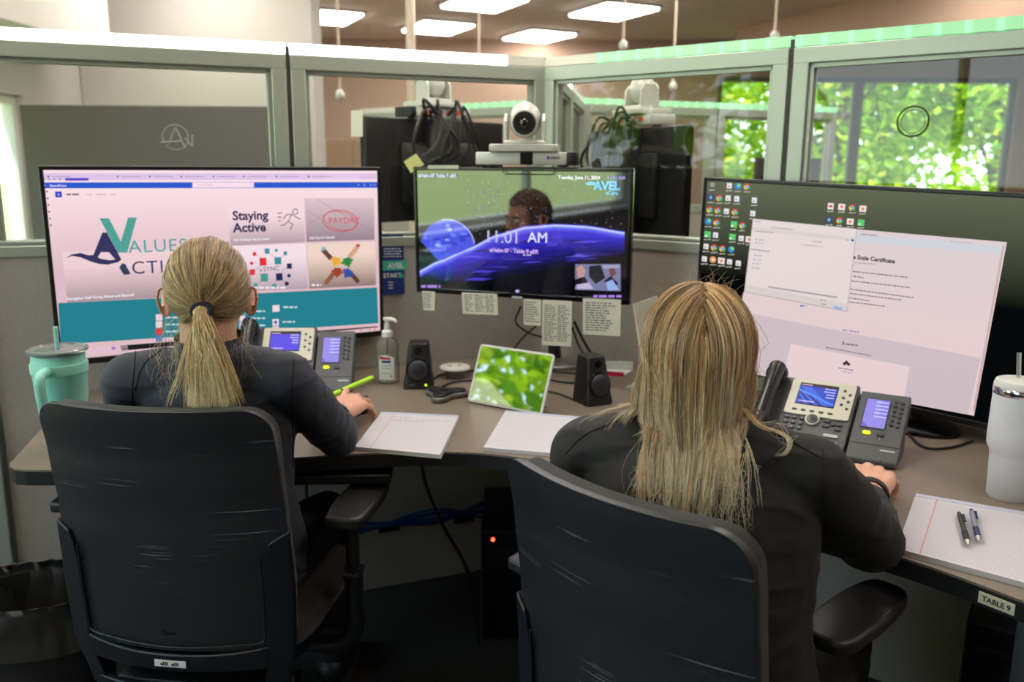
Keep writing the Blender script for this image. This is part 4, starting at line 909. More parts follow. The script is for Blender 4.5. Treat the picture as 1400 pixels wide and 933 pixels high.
    def hs(q):
        pth = spline([(-.186, .012, .028), (-.186, .03, .038), (-.186, .07, .040), (-.186, .11, .042), (-.186, .15, .040), (-.186, .185, .036), (-.186, .2, .032)], 5)
        q.tube(pth, [.016+.005*abs(i/(len(pth)-1)-.5)*2 for i in range(len(pth))], m_hand, 14)
        q.sph((-.186, .025, .024), .026, m_hand, (1, 1.05, .75)); q.sph((-.186, .19, .024), .026, m_hand, (1, 1.05, .75))
    hsn = dk('handset', t, hs)
    q = MB(); cp = [(-.19, .0, .03)]+[(-.235-.02*math.sin(i*.09)+.008*math.cos(i*1.1), .01+i*.0016, .014+.008*math.sin(i*1.1)) for i in range(70)]; q.tube(cp, .0022, m_blk, 6); q.build('coiled_cord', m_blk, t)
    return t
ph2a, ph2b = onz(1153, 622, DZ+.016), onz(1224, 634, DZ+.016); d = (ph2b-ph2a); 
telephone('desk telephone with lit blue display, near the hand of the long haired person', (ph2a.x, ph2a.y, DZ), math.atan2(d.y, d.x), R(35), 2)
ph1a, ph1b = onz(437, 533, DZ+.016), onz(484, 531, DZ+.016)
telephone('desk telephone with lit purple display, half hidden by the shoulder of the ponytailed person', (ph1a.x-.022, ph1a.y, DZ), R(3), R(47), 1)

# ================================================================== SPEAKERS
m_cone = mat('speaker_cone', rgb(38, 42, 48), .5)
m_led = mat('green_led', rgb(180, 230, 30), .4, emit=rgb(190, 240, 20), es=1.1)
def speaker(label, loc, rz, led):
    t = thing('desktop_speaker', label, 'speaker', loc, rz, 'pair of desktop speakers')
    q = MB()
    lo, hi = rrect(.084, .085, .012, 4), rrect(.056, .062, .012, 4, 0, .012)
    def fn():
        a = [q.bm.verts.new((x, y, .0)) for x, y in lo]; b_ = [q.bm.verts.new((x, y, .128)) for x, y in hi]; n = len(a)
        q.bm.faces.new(list(reversed(a))); q.bm.faces.new(b_)
        for i in range(n): q.bm.faces.new((a[i], a[(i+1) % n], b_[(i+1) % n], b_[i]))
    q._add(fn, m_blk); q.build('cabinet', m_blk, t, bev=.003)
    tl = R(-11); ax = rx3(R(90)+tl); f = lambda z: V((0, -.0425+.0235*z/.128, z))
    q = MB(); q.cyl(f(.055), .034, .006, rot=ax, seg=36, bev=.001); rg_ = q.build('driver_ring', m_gblk, t)
    q = MB(); q.cyl(f(.055)+V((0, -.003, 0)), .028, .005, rot=ax, seg=36, bev=.002); q.sph(f(.055)+V((0, -.001, 0)), .026, sc_=(1, .35, 1)); q.build('driver_cone', m_cone, rg_)
    q = MB(); q.cyl(f(.108), .0105, .004, rot=ax, seg=24); q.build('bass_port', m_gblk, t)
    if led:
        q = MB(); q.cyl(f(.0135)+V((.022, -.001, 0)), .0036, .003, rot=ax, seg=14); q.build('power_light', m_led, t)
        q = MB(); q.box(f(.0135)+V((-.018, -.0005, 0)), (.016, .002, .003), m_pgr); q.build('badge', m_pgr, t)
p = onz(571, 533, DZ); speaker('small black speaker with a glowing green light beside the hand gel bottle', (p.x, p.y+.04, DZ), R(2), True)
p = onz(812, 556, DZ); speaker('small black speaker turned away beside the tablet and the red edged card', (p.x, p.y+.045, DZ), R(28), False)

# ================================================================== HAND GEL BOTTLE
m_gel = mat('clear_gel', rgb(236, 242, 232), .06, trans=.9, ior=1.2)
m_lab = mat('bottle_label', rgb(224, 234, 228), .4); m_red = mat('label_red', rgb(214, 36, 84), .4); m_blue = mat('label_blue', rgb(36, 62, 150), .4)
p = onz(529, 527, DZ)
t = thing('hand_gel_bottle', 'clear pump bottle of hand gel with red and white label', 'bottle', (p.x, p.y+.03, DZ), R(-4))
prof = [(.026, 0), (.031, .003), (.0335, .012), (.0335, .06), (.031, .075), (.0305, .085), (.033, .1), (.033, .112), (.028, .126), (.016, .136), (.013, .139), (.013, .143)]
b = MB(); b.X = M.Diagonal((1, .72, 1, 1)); b.lathe(prof, m_gel, 40); b.build('bottle_body', m_gel, t)
b = MB(); b.lathe([(.0155, .137), (.0155, .152), (.012, .156), (.008, .158), (.0075, .172)], m_white, 24); b.build('collar', m_white, t)
b = MB(); b.tube([(0, 0, .17), (0, 0, .185)], .0055, m_white, 12); b.tube([(-.004, .0, .186), (.012, -.004, .189), (.026, -.01, .187), (.03, -.012, .181)], [.0065, .006, .0045, .0035], m_white, 10); b.cyl((0, 0, .189), .011, .006, m_white); b.build('pump_head', m_white, t)
b = MB(); b.tube([(0, 0, .16), (0, .002, .01)], .002, m_white, 8); b.build('dip_tube', m_white, t)
def onbottle(u, v, k=1.02, off=0):
    r_ = .0335*k+off; a = u/.0335; return V((r_*math.sin(a), -r_*.72*math.cos(a), v))
b = MB()
def lab(x0, x1, z0, z1, m, off, n=8, top=None):
    for i in range(n):
        u0, u1 = x0+(x1-x0)*i/n, x0+(x1-x0)*(i+1)/n; f = top or (lambda u: z1); b.poly([onbottle(u0, z0, 1.02, off), onbottle(u1, z0, 1.02, off), onbottle(u1, f(u1), 1.02, off), onbottle(u0, f(u0), 1.02, off)], m)
lab(-.024, .024, .014, .078, m_lab, 0, 12, lambda u: .088-.35*abs(u)*(1 if u > 0 else .6)); lab(-.021, .012, .074, .083, m_red, .0003, 8, lambda u: .083-.12*(u+.02))
for x0, x1, z0, z1 in ((-.013, .013, .064, .071), (.01, .015, .023, .027)): lab(x0, x1, z0, z1, m_blue, .0003, 6)
for z in (.055, .047, .033): lab(-.014, .014, z, z+.0012, m_pgr, .0003, 6)
b.build('label', m_lab, t)

# ================================================================== TABLE MICROPHONE, MICE, TABLET
p = onz(606, 548, DZ); t = thing('table_microphone', 'silver and black three armed table microphone between speaker and tablet', 'microphone', (p.x, p.y+.03, DZ), R(-12))
b = MB(); n = 72; ring = []
for i in range(n):
    a = 2*PI*i/n; r_ = .036+.033*max(0, math.cos(1.5*(a-R(30))))**2+.0*a; r_ = .034+.034*(.5+.5*math.cos(3*(a-R(30))))**1.6; ring.append((r_*math.cos(a), r_*math.sin(a)))
b.prism(ring, .002, .016, m_sbase); b.build('silver_rim', m_silver, t, bev=.004)
b = MB(); b.prism([(x*.9, y*.9) for x, y in ring], .012, .022, m_blk); b.build('black_top', m_blk, t, bev=.004, seg=3)
b = MB(); b.cyl((0, .0, .023), .010, .003, m_gblk); b.build('touch_button', m_gblk, t)
p = onz(622, 516, DZ); t = thing('ceramic_puck', 'round white puck behind the three armed microphone', 'puck', (p.x, p.y, DZ), 0)
b = MB(); b.cyl((0, 0, .013), .028, .026, m_sbase, r2=.034, seg=32); b.build('body', m_pgr, t)
b = MB(); b.lathe([(0, .026), (.042, .026), (.046, .029), (.044, .034), (.0, .037)], m_white, 40); b.build('top_disc', m_white, t)
b = MB(); b.box((-.015, -.008, .0372), (.014, .007, .001), mat('mark_green', rgb(60, 150, 90), .5)); b.box((.015, -.004, .0372), (.010, .006, .001), m_red); b.build('marks', None, t)
def mouse(label, loc, rz):
    t = thing('computer_mouse', label, 'mouse', loc, rz, 'computer mice under the hands'); q = MB()
    q.sph((0, 0, .003), .028, m_blk, (1, 1.72, 1.0)); 
    for v in q.bm.verts:
        if v.co.z < .001: v.co.z = .001
    q.build('shell', m_blk, t); q = MB(); q.cyl((0, .03, .03), .007, .006, m_pgr, rot=ry3(R(90)), seg=16); q.build('scroll_wheel', m_pgr, t); return t
mouse1 = mouse('black mouse under the hand that holds the green highlighter', (*onz(491, 553, DZ+.02).xy, DZ), R(-25))
mouse2 = mouse('black mouse under the hand next to the near telephone', (*onz(1196, 644, DZ+.02).xy, DZ), R(-35))
p = onz(690, 557, DZ)
t = thing('tablet_computer', 'silver edged tablet propped up and mirroring sunlit trees', 'tablet', (-.022, 2.136, DZ), R(-33.4))
X = M.Translation((0, 0, .002)) @ M.Rotation(R(-22.6-0), 4, 'X')
b = MB(); b.X = X; b.prism(rrect(.232, .158, .009, 5), -.0035, .0035, m_alu, X=M.Translation((0, .0035, .082)) @ M.Rotation(R(90), 4, 'X')); b.build('case', m_silver, t, bev=.0012)
m_tab = gmat('tablet_glass', (.001, .001, .001), 1, .30, .015)
b = MB(); b.X = X; b.prism(rrect(.220, .146, .004, 4), .0, .0006, m_tab, X=M.Translation((0, -.0001, .082)) @ M.Rotation(R(90), 4, 'X')); b.build('glass_display', m_tab, t)
b = MB(); b.X = X; b.box((0, .05, .05), (.16, .003, .11), m_blk, rot=rx3(R(52))); b.build('cover_stand', m_blk, t)

# ================================================================== PAPERS
m_paper = mat('pad_paper', rgb(208, 205, 212), .85); m_paperb = mat('pad_binding', rgb(188, 194, 216), .6); m_line = mat('ruled_line', rgb(168, 178, 202), .8); m_margin = mat('margin_line', rgb(206, 138, 150), .8); m_pencil = mat('handwriting', rgb(120, 124, 150), .8)
def pad(label, corners, writing, th=.009, ruled=24, seed=0, margin=.18, curl=0):
    a, b_, c_, d_ = [onz(*p, DZ+th) for p in corners]          # top-left, top-right, bottom-right, bottom-left
    o = (a+b_+c_+d_)/4; t = thing('writing_pad', label, 'notepad', (o.x, o.y, DZ), 0)
    P = lambda u, v, z=0: (a+(b_-a)*u+(d_-a)*v*(1-u)+(c_-b_)*v*u)-V((o.x, o.y, DZ+th))+V((0, 0, z))
    def quad(q, u0, v0, u1, v1, z, m): q.poly([P(u0, v0, z), P(u0, v1, z), P(u1, v1, z), P(u1, v0, z)], m)
    q = MB(); pts = [P(0, 0), P(0, 1), P(1, 1), P(1, 0)]
    q.prism([(p.x, p.y) for p in pts], .0012, th, m_paper); st = q.build('sheets', m_paper, t)
    q = MB(); pts = [P(-.01, -.01), P(-.01, 1.01), P(1.01, 1.01), P(1.01, -.01)]; q.prism([(p.x, p.y) for p in pts], 0, .0012, mat('pad_board', rgb(150, 146, 140), .8)); q.build('backing_board', None, t)
    q = MB(); pts = [P(0, -.01), P(0, .045), P(1, .045), P(1, -.01)]; q.prism([(p.x, p.y) for p in pts], .001, th+.0012, m_paperb); q.build('binding', m_paperb, t, bev=.001)
    q = MB(); z = th+.0002
    for i in range(ruled): v = .1+.88*i/ruled; quad(q, 0.005, v, .995, v+.0035, z, m_line)
    if margin: quad(q, margin, .045, margin+.008, 1, z+.0001, m_margin)
    q.build('ruling', m_line, st)
    if writing:
        q = MB(); r_ = random.Random(seed)
        for v, u0, u1 in writing:
            u = u0
            while u < u1: w_ = r_.uniform(.02, .06); quad(q, u, v, u+w_, v+.008, z+.0002, m_pencil); u += w_+r_.uniform(.012, .04)
        q.build('handwriting', m_pencil, st)
    return t
pad('white lined pad with pencilled notes between the arm of the ponytailed person and the tablet', ((521, 564), (627, 569), (602, 622), (485, 611)), [(.13, .22, .42), (.17, .5, .9), (.22, .22, .6)], seed=3)
pad('blank white pad lying in front of the tablet', ((691, 562), (795, 571), (770, 621), (661, 612)), None, seed=4, margin=0, ruled=20)
pad('lined pad with a red margin and two pens, beside the white cup', ((1252, 676), (1452, 710), (1442, 808), (1226, 750)), None, seed=5, ruled=34, margin=.155)
m_clear = mat('pen_clear', rgb(170, 176, 190), .15, trans=.5)
m_inkb = mat('pen_navy', rgb(24, 34, 92), .25)
def pen(label, p0, p1, m_body, m_grip, clip=True, z=.0175, r=.0047):
    a, b_ = onz(*p0, DZ+z), onz(*p1, DZ+z); d = (b_-a).normalized(); L_ = .14; b_ = a+d*L_
    t = thing('ballpoint_pen', label, 'pen', a, math.atan2(d.y, d.x)-PI/2, 'two pens on the lined pad')
    q = MB(); q.rod((0, .012, 0), (0, L_*.62, 0), r, m_body, seg=14); q.build('barrel', m_body, t)
    q = MB(); q.rod((0, L_*.62, 0), (0, L_*.9, 0), r*1.12, m_grip, seg=14); q.build('grip', m_grip, t)
    q = MB(); q.rod((0, L_*.9, 0), (0, L_, 0), r, m_silver, r*.25, seg=14); q.build('tip', m_silver, t)
    q = MB(); q.rod((0, 0, 0), (0, .013, 0), r*.7, m_grip, seg=12); q.build('push_button', m_grip, t)
    q = MB(); q.box((-r*1.1, .027, r*.6), (.004, .034, .0016), m_grip); q.build('clip', m_grip, t)
pen('black grip ballpoint pen on the lined pad, nearer the red margin', (1311, 702), (1323, 742), m_gblk, m_blk)
pen('clear barrel pen with navy grip on the lined pad', (1328, 698), (1340, 746), m_clear, m_inkb)
# notes taped under the conference monitor
m_note = mat('note_paper', rgb(222, 220, 206), .8); m_print = mat('note_print', rgb(96, 98, 100), .8); m_yel = mat('sticky_yellow', rgb(206, 210, 132), .8)
Rm = mon_frame((.0155, 2.43, 1.1895), R(-20), R(-1.4)) 
mo = Rm @ V((0, -.003, 0)); mz = (Rm.to_3x3() @ V((0, -1, 0))).normalized(); mx_ = (Rm.to_3x3() @ V((1, 0, 0))).normalized(); mz_up = (Rm.to_3x3() @ V((0, 0, 1))).normalized()
def note(name, label, cat, corners, rows, m=m_note, cols=1, rz=0, off=0, grp='paper notes taped under the planet clock monitor'):
    pts = [onpl(*p, mo+mz*off, mz) for p in corners]; o = sum(pts, V())/4
    t = thing(name, label, cat, o, R(-20), grp); Wt = wmat(t).inverted(); q = MB()
    loc = [Wt @ p for p in pts]; dv = V((0, -.0006, 0))
    def fn():
        a = [q.bm.verts.new(p) for p in loc]; b_ = [q.bm.verts.new(p+dv) for p in loc]; q.bm.faces.new(a); q.bm.faces.new(list(reversed(b_)))
        for i in range(4): q.bm.faces.new((a[i], b_[i], b_[(i+1) % 4], a[(i+1) % 4]))
    q._add(fn, m); bmesh.ops.recalc_face_normals(q.bm, faces=q.bm.faces[:]); q.build('sheet', m, t, smooth=False)
    if rows:
        q = MB(); r_ = random.Random(rows); P = lambda u, v: loc[0]*(1-u)*(1-v)+loc[1]*u*(1-v)+loc[2]*u*v+loc[3]*(1-u)*v+V((0, -.0009, 0))
        for i in range(rows):
            v = .1+.82*i/rows
            for c in range(cols):
                u = .07+c*(.9/cols); ue = u+(.86/cols)*r_.uniform(.6, 1)
                while u < ue-.02:
                    w_ = min(r_.uniform(.05, .16), ue-u); q.poly([P(u, v), P(u, v+.35/rows), P(u+w_, v+.35/rows), P(u+w_, v)], m_print); u += w_+.03
        q.build('print', m_print, t, smooth=False)
note('paper_note', 'small clipped white slip hanging below the beginning of the clock monitor, nearest the leaflet', 'note', ((577, 398), (595, 399), (594, 425), (579, 424)), 7)
note('paper_note', 'wide printed card taped below the clock monitor', 'note', ((631, 400), (680, 402), (681, 431), (633, 429)), 10, cols=3)
note('paper_note', 'narrow short printed card between the wide card and the tall card', 'note', ((716, 409), (740, 410), (739, 446), (716, 444)), 9, off=.003)
note('paper_note', 'tall printed list hanging lowest below the clock monitor', 'note', ((742, 410), (782, 412), (781, 474), (741, 472)), 18, cols=2, off=.001)
note('paper_note', 'large printed letter sheet at the far end below the clock monitor', 'note', ((797, 408), (849, 410), (848, 460), (797, 457)), 12, off=.003)
note('sticky_note', 'yellow green sticky note standing up from the corner of the clock monitor', 'sticky note', ((552, 221), (569, 210), (580, 225), (562, 237)), 0, m_yel, off=-.006, grp=None)
note('tape_strip', 'pale tape strip along the top edge of the clock monitor', 'tape', ((585, 226), (627, 226), (627, 231), (585, 231)), 0, mat('pale_tape', rgb(196, 206, 186), .6), off=.004, grp=None)
b = MB(); pq = [onpl(*p, V((-.62, 3.06, 1.4)), V((0, -1, 0))) for p in ((480, 151), (496, 151), (496, 187), (480, 187))]; b.poly(pq, m_note)
o = b.build('taped_paper', m_note, smooth=False); o.modifiers.new('s', 'SOLIDIFY').thickness = .001; tag(o, 'pale lined paper taped to the edge of the raised rear monitor', 'paper')
# red edged card standing by the far speaker, white document holder behind the long hair
p = onz(838, 515, DZ); t = thing('card_holder', 'small white tray with a red front edge in the desk corner', 'tray', (p.x+.005, p.y+.04, DZ), R(-12))
b = MB(); b.prism([(-.055, .03), (.055, .035), (.035, -.03), (-.035, -.03)], 0, .004, m_white); b.prism([(-.057, .03), (.057, .036), (.057, .04), (-.057, .034)], 0, .03, m_white); b.build('tray_body', m_white, t)
b = MB(); b.box((0, -.031, .006), (.07, .003, .012), m_red); b.build('red_edge', m_red, t)
p = onz(884, 520, DZ); t = thing('document_stand', 'white document stand partly hidden by the long blond hair', 'document stand', (.402, 2.40, DZ), R(58))
b = MB(); b.box((0, 0, .125), (.17, .005, .25), m_note, rot=rx3(R(-12))); b.build('board', m_note, t)
b = MB(); b.box((0, .0, .004), (.17, .08, .008), m_silver); b.build('foot', m_silver, t)

# ================================================================== CUPS
m_mint = mat('mint_coat', rgb(150, 222, 206), .35); m_clearp = mat('clear_lid', rgb(225, 232, 232), .08, trans=.75, ior=1.45); m_straw = mat('mint_straw', rgb(150, 216, 206), .3)
p = V((-.975, 1.80, 0)); p = aty(83, 520, 1.80)
t = thing('tumbler', 'mint green tumbler with a handle, clear lid and straw on the desk end', 'tumbler', (p.x, p.y, DZ), R(6))
S = 1.0
b = MB(); b.lathe([(.034, 0), (.037, .003), (.039, .06), (.040, .085), (.049, .105), (.0515, .12), (.054, .175), (.0545, .176), (.0565, .178), (.0575, .196), (.0565, .199), (.054, .2), (.0535, .208), (.0525, .218), (.0505, .219), (.0505, .214)], m_mint, 48); b.build('cup_body', m_mint, t)
b = MB(); b.tube(spline([(0, -.052, .19), (0, -.085, .192), (0, -.1, .18), (0, -.098, .14), (0, -.09, .1), (0, -.07, .085), (0, -.042, .088)], 6), .0105, m_mint, 14); b.build('handle', m_mint, t)
b = MB(); b.lathe([(.0515, .212), (.052, .222), (.060, .224), (.061, .229), (.056, .231), (.054, .227), (.02, .227), (.0, .229)], m_clearp, 48, cap=False); b.build('lid', m_clearp, t)
b = MB(); b.tube([(-.004, .01, .03), (-.002, .005, .20), (.0, .0, .276)], .0046, m_straw, 14); b.build('straw', m_straw, t)
m_wcoat = mat('white_coat', rgb(226, 228, 236), .35); m_steel = mat('polished_steel', rgb(200, 200, 205), .12, metal=1)
p = aty(1386, 620, 1.56); t = thing('travel_cup', 'tall white travel cup with steel band and handle at the photo edge', 'travel cup', (p.x, p.y, DZ), R(25))
b = MB(); b.lathe([(.036, 0), (.0385, .004), (.041, .085), (.0425, .092), (.0485, .104), (.049, .12), (.0475, .205)], m_wcoat, 48); b.build('cup_body', m_wcoat, t)
b = MB(); b.lathe([(.0475, .204), (.0485, .206), (.0485, .217), (.0475, .219)], m_steel, 48); b.build('steel_band', m_steel, t)
b = MB(); b.lathe([(.0475, .218), (.048, .222), (.045, .231), (.0, .234)], m_white, 48); b.build('lid', m_white, t)
b = MB(); b.tube(spline([(.04, -.02, .19), (.075, -.032, .192), (.088, -.036, .17), (.084, -.034, .12), (.06, -.026, .098), (.038, -.018, .10)], 6), .0105, m_wcoat, 14); b.build('handle', m_wcoat, t)
b = MB(); b.tube([(.006, .012, .22), (.008, .02, .28)], .004, m_clearp, 12); b.build('straw', m_clearp, t)

# ================================================================== CABLES ON AND UNDER THE DESK
def cable(label, pts, r=.0028, m=m_blk, grp='black cables on the desk', cat='cable', nm='cable'):
    q = MB(); q.tube(spline(pts, 8), r, m, 8); return tag(q.build(nm, m), label, cat, grp)
def dpt(px, py, z=.004): v = onz(px, py, DZ+z); return (v.x, v.y, v.z)
cable('black cable from the lit speaker past the white puck to the tablet', [dpt(590, 520), dpt(605, 512), dpt(640, 508), dpt(680, 506)])
cable('black cable curling behind the three armed microphone', [dpt(590, 537), dpt(602, 530), dpt(622, 522), dpt(650, 520)])
cable('upper black cable running from tablet to the turned speaker', [dpt(745, 507), dpt(768, 509), dpt(790, 511)], .003)
cable('middle black cable running from tablet to the turned speaker', [dpt(748, 518), dpt(765, 522), dpt(790, 524)], .003)
cable('lower thin cable running from tablet to the turned speaker', [dpt(740, 534), dpt(762, 538), dpt(785, 547)], .0022)
def hang(px, py, y): v = aty(px, py, y); return (v.x, v.y, v.z)
cable('black cable drooping from the clock monitor towards the wall', [hang(712, 420, 2.5), hang(705, 440, 2.56), hang(722, 455, 2.6), hang(745, 462, 2.62)], .003, grp='cables hanging behind the clock monitor')
cable('black cable arching down from behind the tall list to the desk', [hang(735, 444, 2.56), hang(715, 462, 2.6), hang(703, 478, 2.64), dpt(700, 492)], .003, grp='cables hanging behind the clock monitor')
cable('thick black cable falling from the clock monitor to the desk corner', [hang(785, 440, 2.5), hang(800, 470, 2.54), (.26, 2.58, DZ+.03), dpt(815, 500)], .004, grp='cables hanging behind the clock monitor')
cable('second black cable falling beside the thick one', [hang(782, 448, 2.52), hang(792, 474, 2.55), (.24, 2.6, DZ+.02), dpt(806, 506)], .003, grp='cables hanging behind the clock monitor')
cable('black power cable under the near large monitor', [dpt(1240, 592), dpt(1265, 612), dpt(1300, 612), dpt(1330, 603)], .003)
# under the desk
m_cpu = mat('computer_case', rgb(24, 24, 26), .5); m_redl = mat('red_led', (.4, 0, 0), .4, emit=(1, .04, .02), es=9)
def cpu(label, loc, rz, lamp, dp=.34):
    t = thing('desktop_computer', label, 'computer', loc, rz, 'desktop computers under the desk')
    q = MB(); q.box((0, dp/2-.17, .175), (.16, dp, .35), bev=.006); q.build('case', m_cpu, t)
    q = MB(); q.box((0, -.1715, .175), (.15, .004, .33)); fp = q.build('front_panel', m_gblk, t, bev=.001)
    q = MB(); q.box((0, -.1742, .29), (.12, .003, .012), m_blk); q.build('disc_drive', m_blk, fp)
    if lamp: q = MB(); q.cyl((-.045, -.175, .30), .0055, .004, m_redl, rot=rx3(R(90)), seg=12); q.build('red_light', m_redl, fp)
    return t
pc = aty(674, 737, 2.30); cpu('black computer with a red light beneath the desk corner', (pc.x+.045, 2.30+.17, max(0, 0)), 0, True)
bpy.data.objects['red_light'].location = (0, 0, pc.z-.30)
t = cpu('black computer with a round emblem beneath the near end of the desk', (1.185, 1.85, .04), R(-34), False, .22)
m_ring = mat('emblem_metal', rgb(120, 124, 130), .4, metal=.6)
q = MB(); q.tube([(.022*math.cos(2*PI*i/28), -.1755, .17+.022*math.sin(2*PI*i/28)) for i in range(28)], .0018, m_ring, 6, True); q.text('DELL', frame(V((0, -.1765, .1665)), V((1, 0, 0)), V((0, 0, 1)), V((0, -1, 0))), .0125, m_ring, 'C', .03); q.build('round_emblem', m_ring, t)
q = MB(); q.box((.05, -.1755, .06), (.02, .001, .02), mat('small_sticker', rgb(130, 140, 150), .5)); q.build('sticker', None, t)
t = thing('computer_holder', 'bright metal holder bar beside the computer with the round emblem', 'bracket', (1.31, 1.78, 0), R(-28))
b = MB(); b.box((0, 0, .36), (.035, .02, .64), m_leg); b.build('bar', m_leg, t); b = MB(); b.box((-.1, .03, .032), (.2, .2, .016), m_leg); b.build('shelf', m_leg, t)
for i, (px, py, wn_) in enumerate(((532, 720, 'leg corner'), (634, 708, 'red lit computer'))):
    p = onpl(px, py, K+zL*(PT/2+.002), zL); t = thing('wall_outlet', 'black outlet plate low on the panel under the desk, nearer the '+('armrest' if i == 0 else 'computer'), 'outlet', p, math.atan2(-LD.y, -LD.x), 'outlets under the desk')
    b = MB(); b.box((0, -.002, 0), (.07, .006, .035), m_blk); b.build('cover_plate', m_blk, t, bev=.001)
    for s in (-1, 1): b = MB(); b.box((s*.016, -.0055, 0), (.02, .003, .02), m_gblk); b.build('socket', m_gblk, t)
m_bcab = mat('blue_cable', rgb(30, 74, 150), .45)
t = thing('network_cable_bundle', 'bundle of blue network cables along the panel under the desk', 'cables', (-.45, 2.45, .25), 0)
rn = random.Random(3)
for k in range(9):
    b = MB(); dz = rn.uniform(-.02, .03); dy = rn.uniform(-.02, .02); b.tube(spline([(-.55, -.16+dy, .03+dz), (-.3, -.06-dy, -.02+dz*1.3), (-.05, .03+dy, .01+dz), (.2, .12, .03-dz), (.36, .16-dy, .03+dz)], 6), .004, m_bcab, 6); b.build('blue_cable', m_bcab, t)
cable('black cable hanging in a long curve under the desk', [(-.23, 2.3, DZ-.04), (-.25, 2.28, .55), (-.2, 2.26, .40), (-.12, 2.25, .24), (-.09, 2.25, .02)], .005, grp='cables under the desk')
cable('thin black cable hanging under the desk by the red light', [(.05, 2.4, DZ-.04), (.08, 2.36, .6), (.13, 2.3, .5), (.2, 2.25, .42)], .003, grp='cables under the desk')
cable('blue cable hanging under the desk end behind the waste bin', [(-1.12, 2.05, DZ-.05), (-1.1, 1.98, .56), (-1.04, 1.9, .45), (-.9, 1.88, .4)], .004, m_bcab, 'cables at the desk end')
cable('black cable hanging under the desk end behind the armrest', [(-1.1, 2.1, DZ-.05), (-1.05, 2.0, .5), (-.95, 1.95, .42), (-.82, 1.95, .36)], .005, m_blk, 'cables at the desk end')
t = thing('power_adapter', 'beige power block fixed under the desk end', 'power block', (-1.09, 1.93, DZ-.1), R(10))
b = MB(); b.box((0, 0, .02), (.065, .05, .06), m_cream); b.build('block', m_cream, t, bev=.004)
b = MB(); b.tube([(0, 0, -.01), (.01, 0, -.06), (.04, 0, -.12)], .003, m_blk, 6); b.build('lead', m_blk, t)
# waste bin with a liner
m_bin = mat('bin_plastic', rgb(34, 33, 32), .5); m_liner = mat('bin_liner', rgb(46, 44, 42), .38, spec=.6)
t = thing('waste_bin', 'black waste bin with a crumpled dark liner beside the ponytailed person', 'waste bin', (-1.15, 1.92, 0), R(12))
b = MB(); b.X = M.Diagonal((1.15, .85, 1, 1)); b.lathe([(.12, 0), (.125, .004), (.155, .35), (.158, .352), (.15, .352), (.12, .02), (0, .015)], m_bin, 32, cap=False); b.build('bin_body', m_bin, t)
b = MB(); rn = random.Random(5)
def linf(u, v):
    a = u*2*PI; r_ = .150+.02*v; z = .36-.0*v
    if v < .45: q_ = v/.45; r_ = .11+.042*q_; z = .12+.25*q_
    elif v < .55: r_ = .162; z = .376
    else: q_ = (v-.55)/.45; r_ = .166+.006*q_; z = .37-.12*q_
    nz = mnoise.noise(V((math.cos(a)*3, math.sin(a)*3, v*3)))*.012+mnoise.noise(V((math.cos(a)*9, math.sin(a)*9, v*5)))*.007
    r_ += nz; return V((r_*1.15*math.cos(a), r_*.85*math.sin(a), z+nz*.6))
b.grid(linf, 96, 24, m_liner); bmesh.ops.remove_doubles(b.bm, verts=b.bm.verts[:], dist=.0005); b.build('liner', m_liner, t, sharp=0)
# ================================================================== OFFICE CHAIRS
def shell_mat():
    m = mat('chair_shell', rgb(27, 30, 36), .38, spec=.75, var=.10, vscale=9, bump=.12, bscale=900)
    nt = m.node_tree; b_ = nt.nodes['Principled BSDF']; L = nt.links.new
    # fine pale rub marks, long across and thin, that belong to the worn plastic
    tc = nt.nodes.new('ShaderNodeTexCoord'); mp = nt.nodes.new('ShaderNodeMapping'); mp.inputs['Scale'].default_value = (5, 5, 260); mp.inputs['Rotation'].default_value = (0, R(4), 0)
    n = nt.nodes.new('ShaderNodeTexNoise'); n.inputs['Scale'].default_value = 1; n.inputs['Detail'].default_value = 3
    n2 = nt.nodes.new('ShaderNodeTexNoise'); n2.inputs['Scale'].default_value = 7
    r = nt.nodes.new('ShaderNodeMapRange'); r.inputs[1].default_value = .64; r.inputs[2].default_value = .74
    r2 = nt.nodes.new('ShaderNodeMapRange'); r2.inputs[1].default_value = .48; r2.inputs[2].default_value = .62
    mu = nt.nodes.new('ShaderNodeMath'); mu.operation = 'MULTIPLY'; mx = nt.nodes.new('ShaderNodeMix'); mx.data_type = 'RGBA'; mx.inputs[7].default_value = (*rgb(122, 128, 136), 1)
    L(tc.outputs['Object'], mp.inputs[0]); L(mp.outputs[0], n.inputs['Vector']); L(tc.outputs['Object'], n2.inputs['Vector']); L(n.outputs['Fac'], r.inputs[0]); L(n2.outputs['Fac'], r2.inputs[0])
    L(r.outputs[0], mu.inputs[0]); L(r2.outputs[0], mu.inputs[1]); L(mu.outputs[0], mx.inputs[0])
    src = b_.inputs['Base Color'].links[0].from_socket; L(src, mx.inputs[6]); L(mx.outputs[2], b_.inputs['Base Color']); return m
m_shell = shell_mat()
m_cframe = mat('chair_frame', rgb(20, 24, 32), .38, bump=.1, bscale=700)
m_cush = mat('chair_fabric', rgb(30, 30, 34), .9, bump=.6, bscale=900, sheen=.2)
m_rim = mat('chair_rim', rgb(74, 68, 66), .5)
m_pad = mat('arm_pad', rgb(30, 30, 32), .42, bump=.1, bscale=500)
ZT = .95
def lerp_tab(tab, z):
    if z <= tab[0][0]: return tab[0][1]
    for (a, ya), (b_, yb) in zip(tab, tab[1:]):
        if z <= b_: t_ = (z-a)/(b_-a); t_ = t_*t_*(3-2*t_)*.5+t_*.5; return ya+(yb-ya)*t_
    return tab[-1][1]
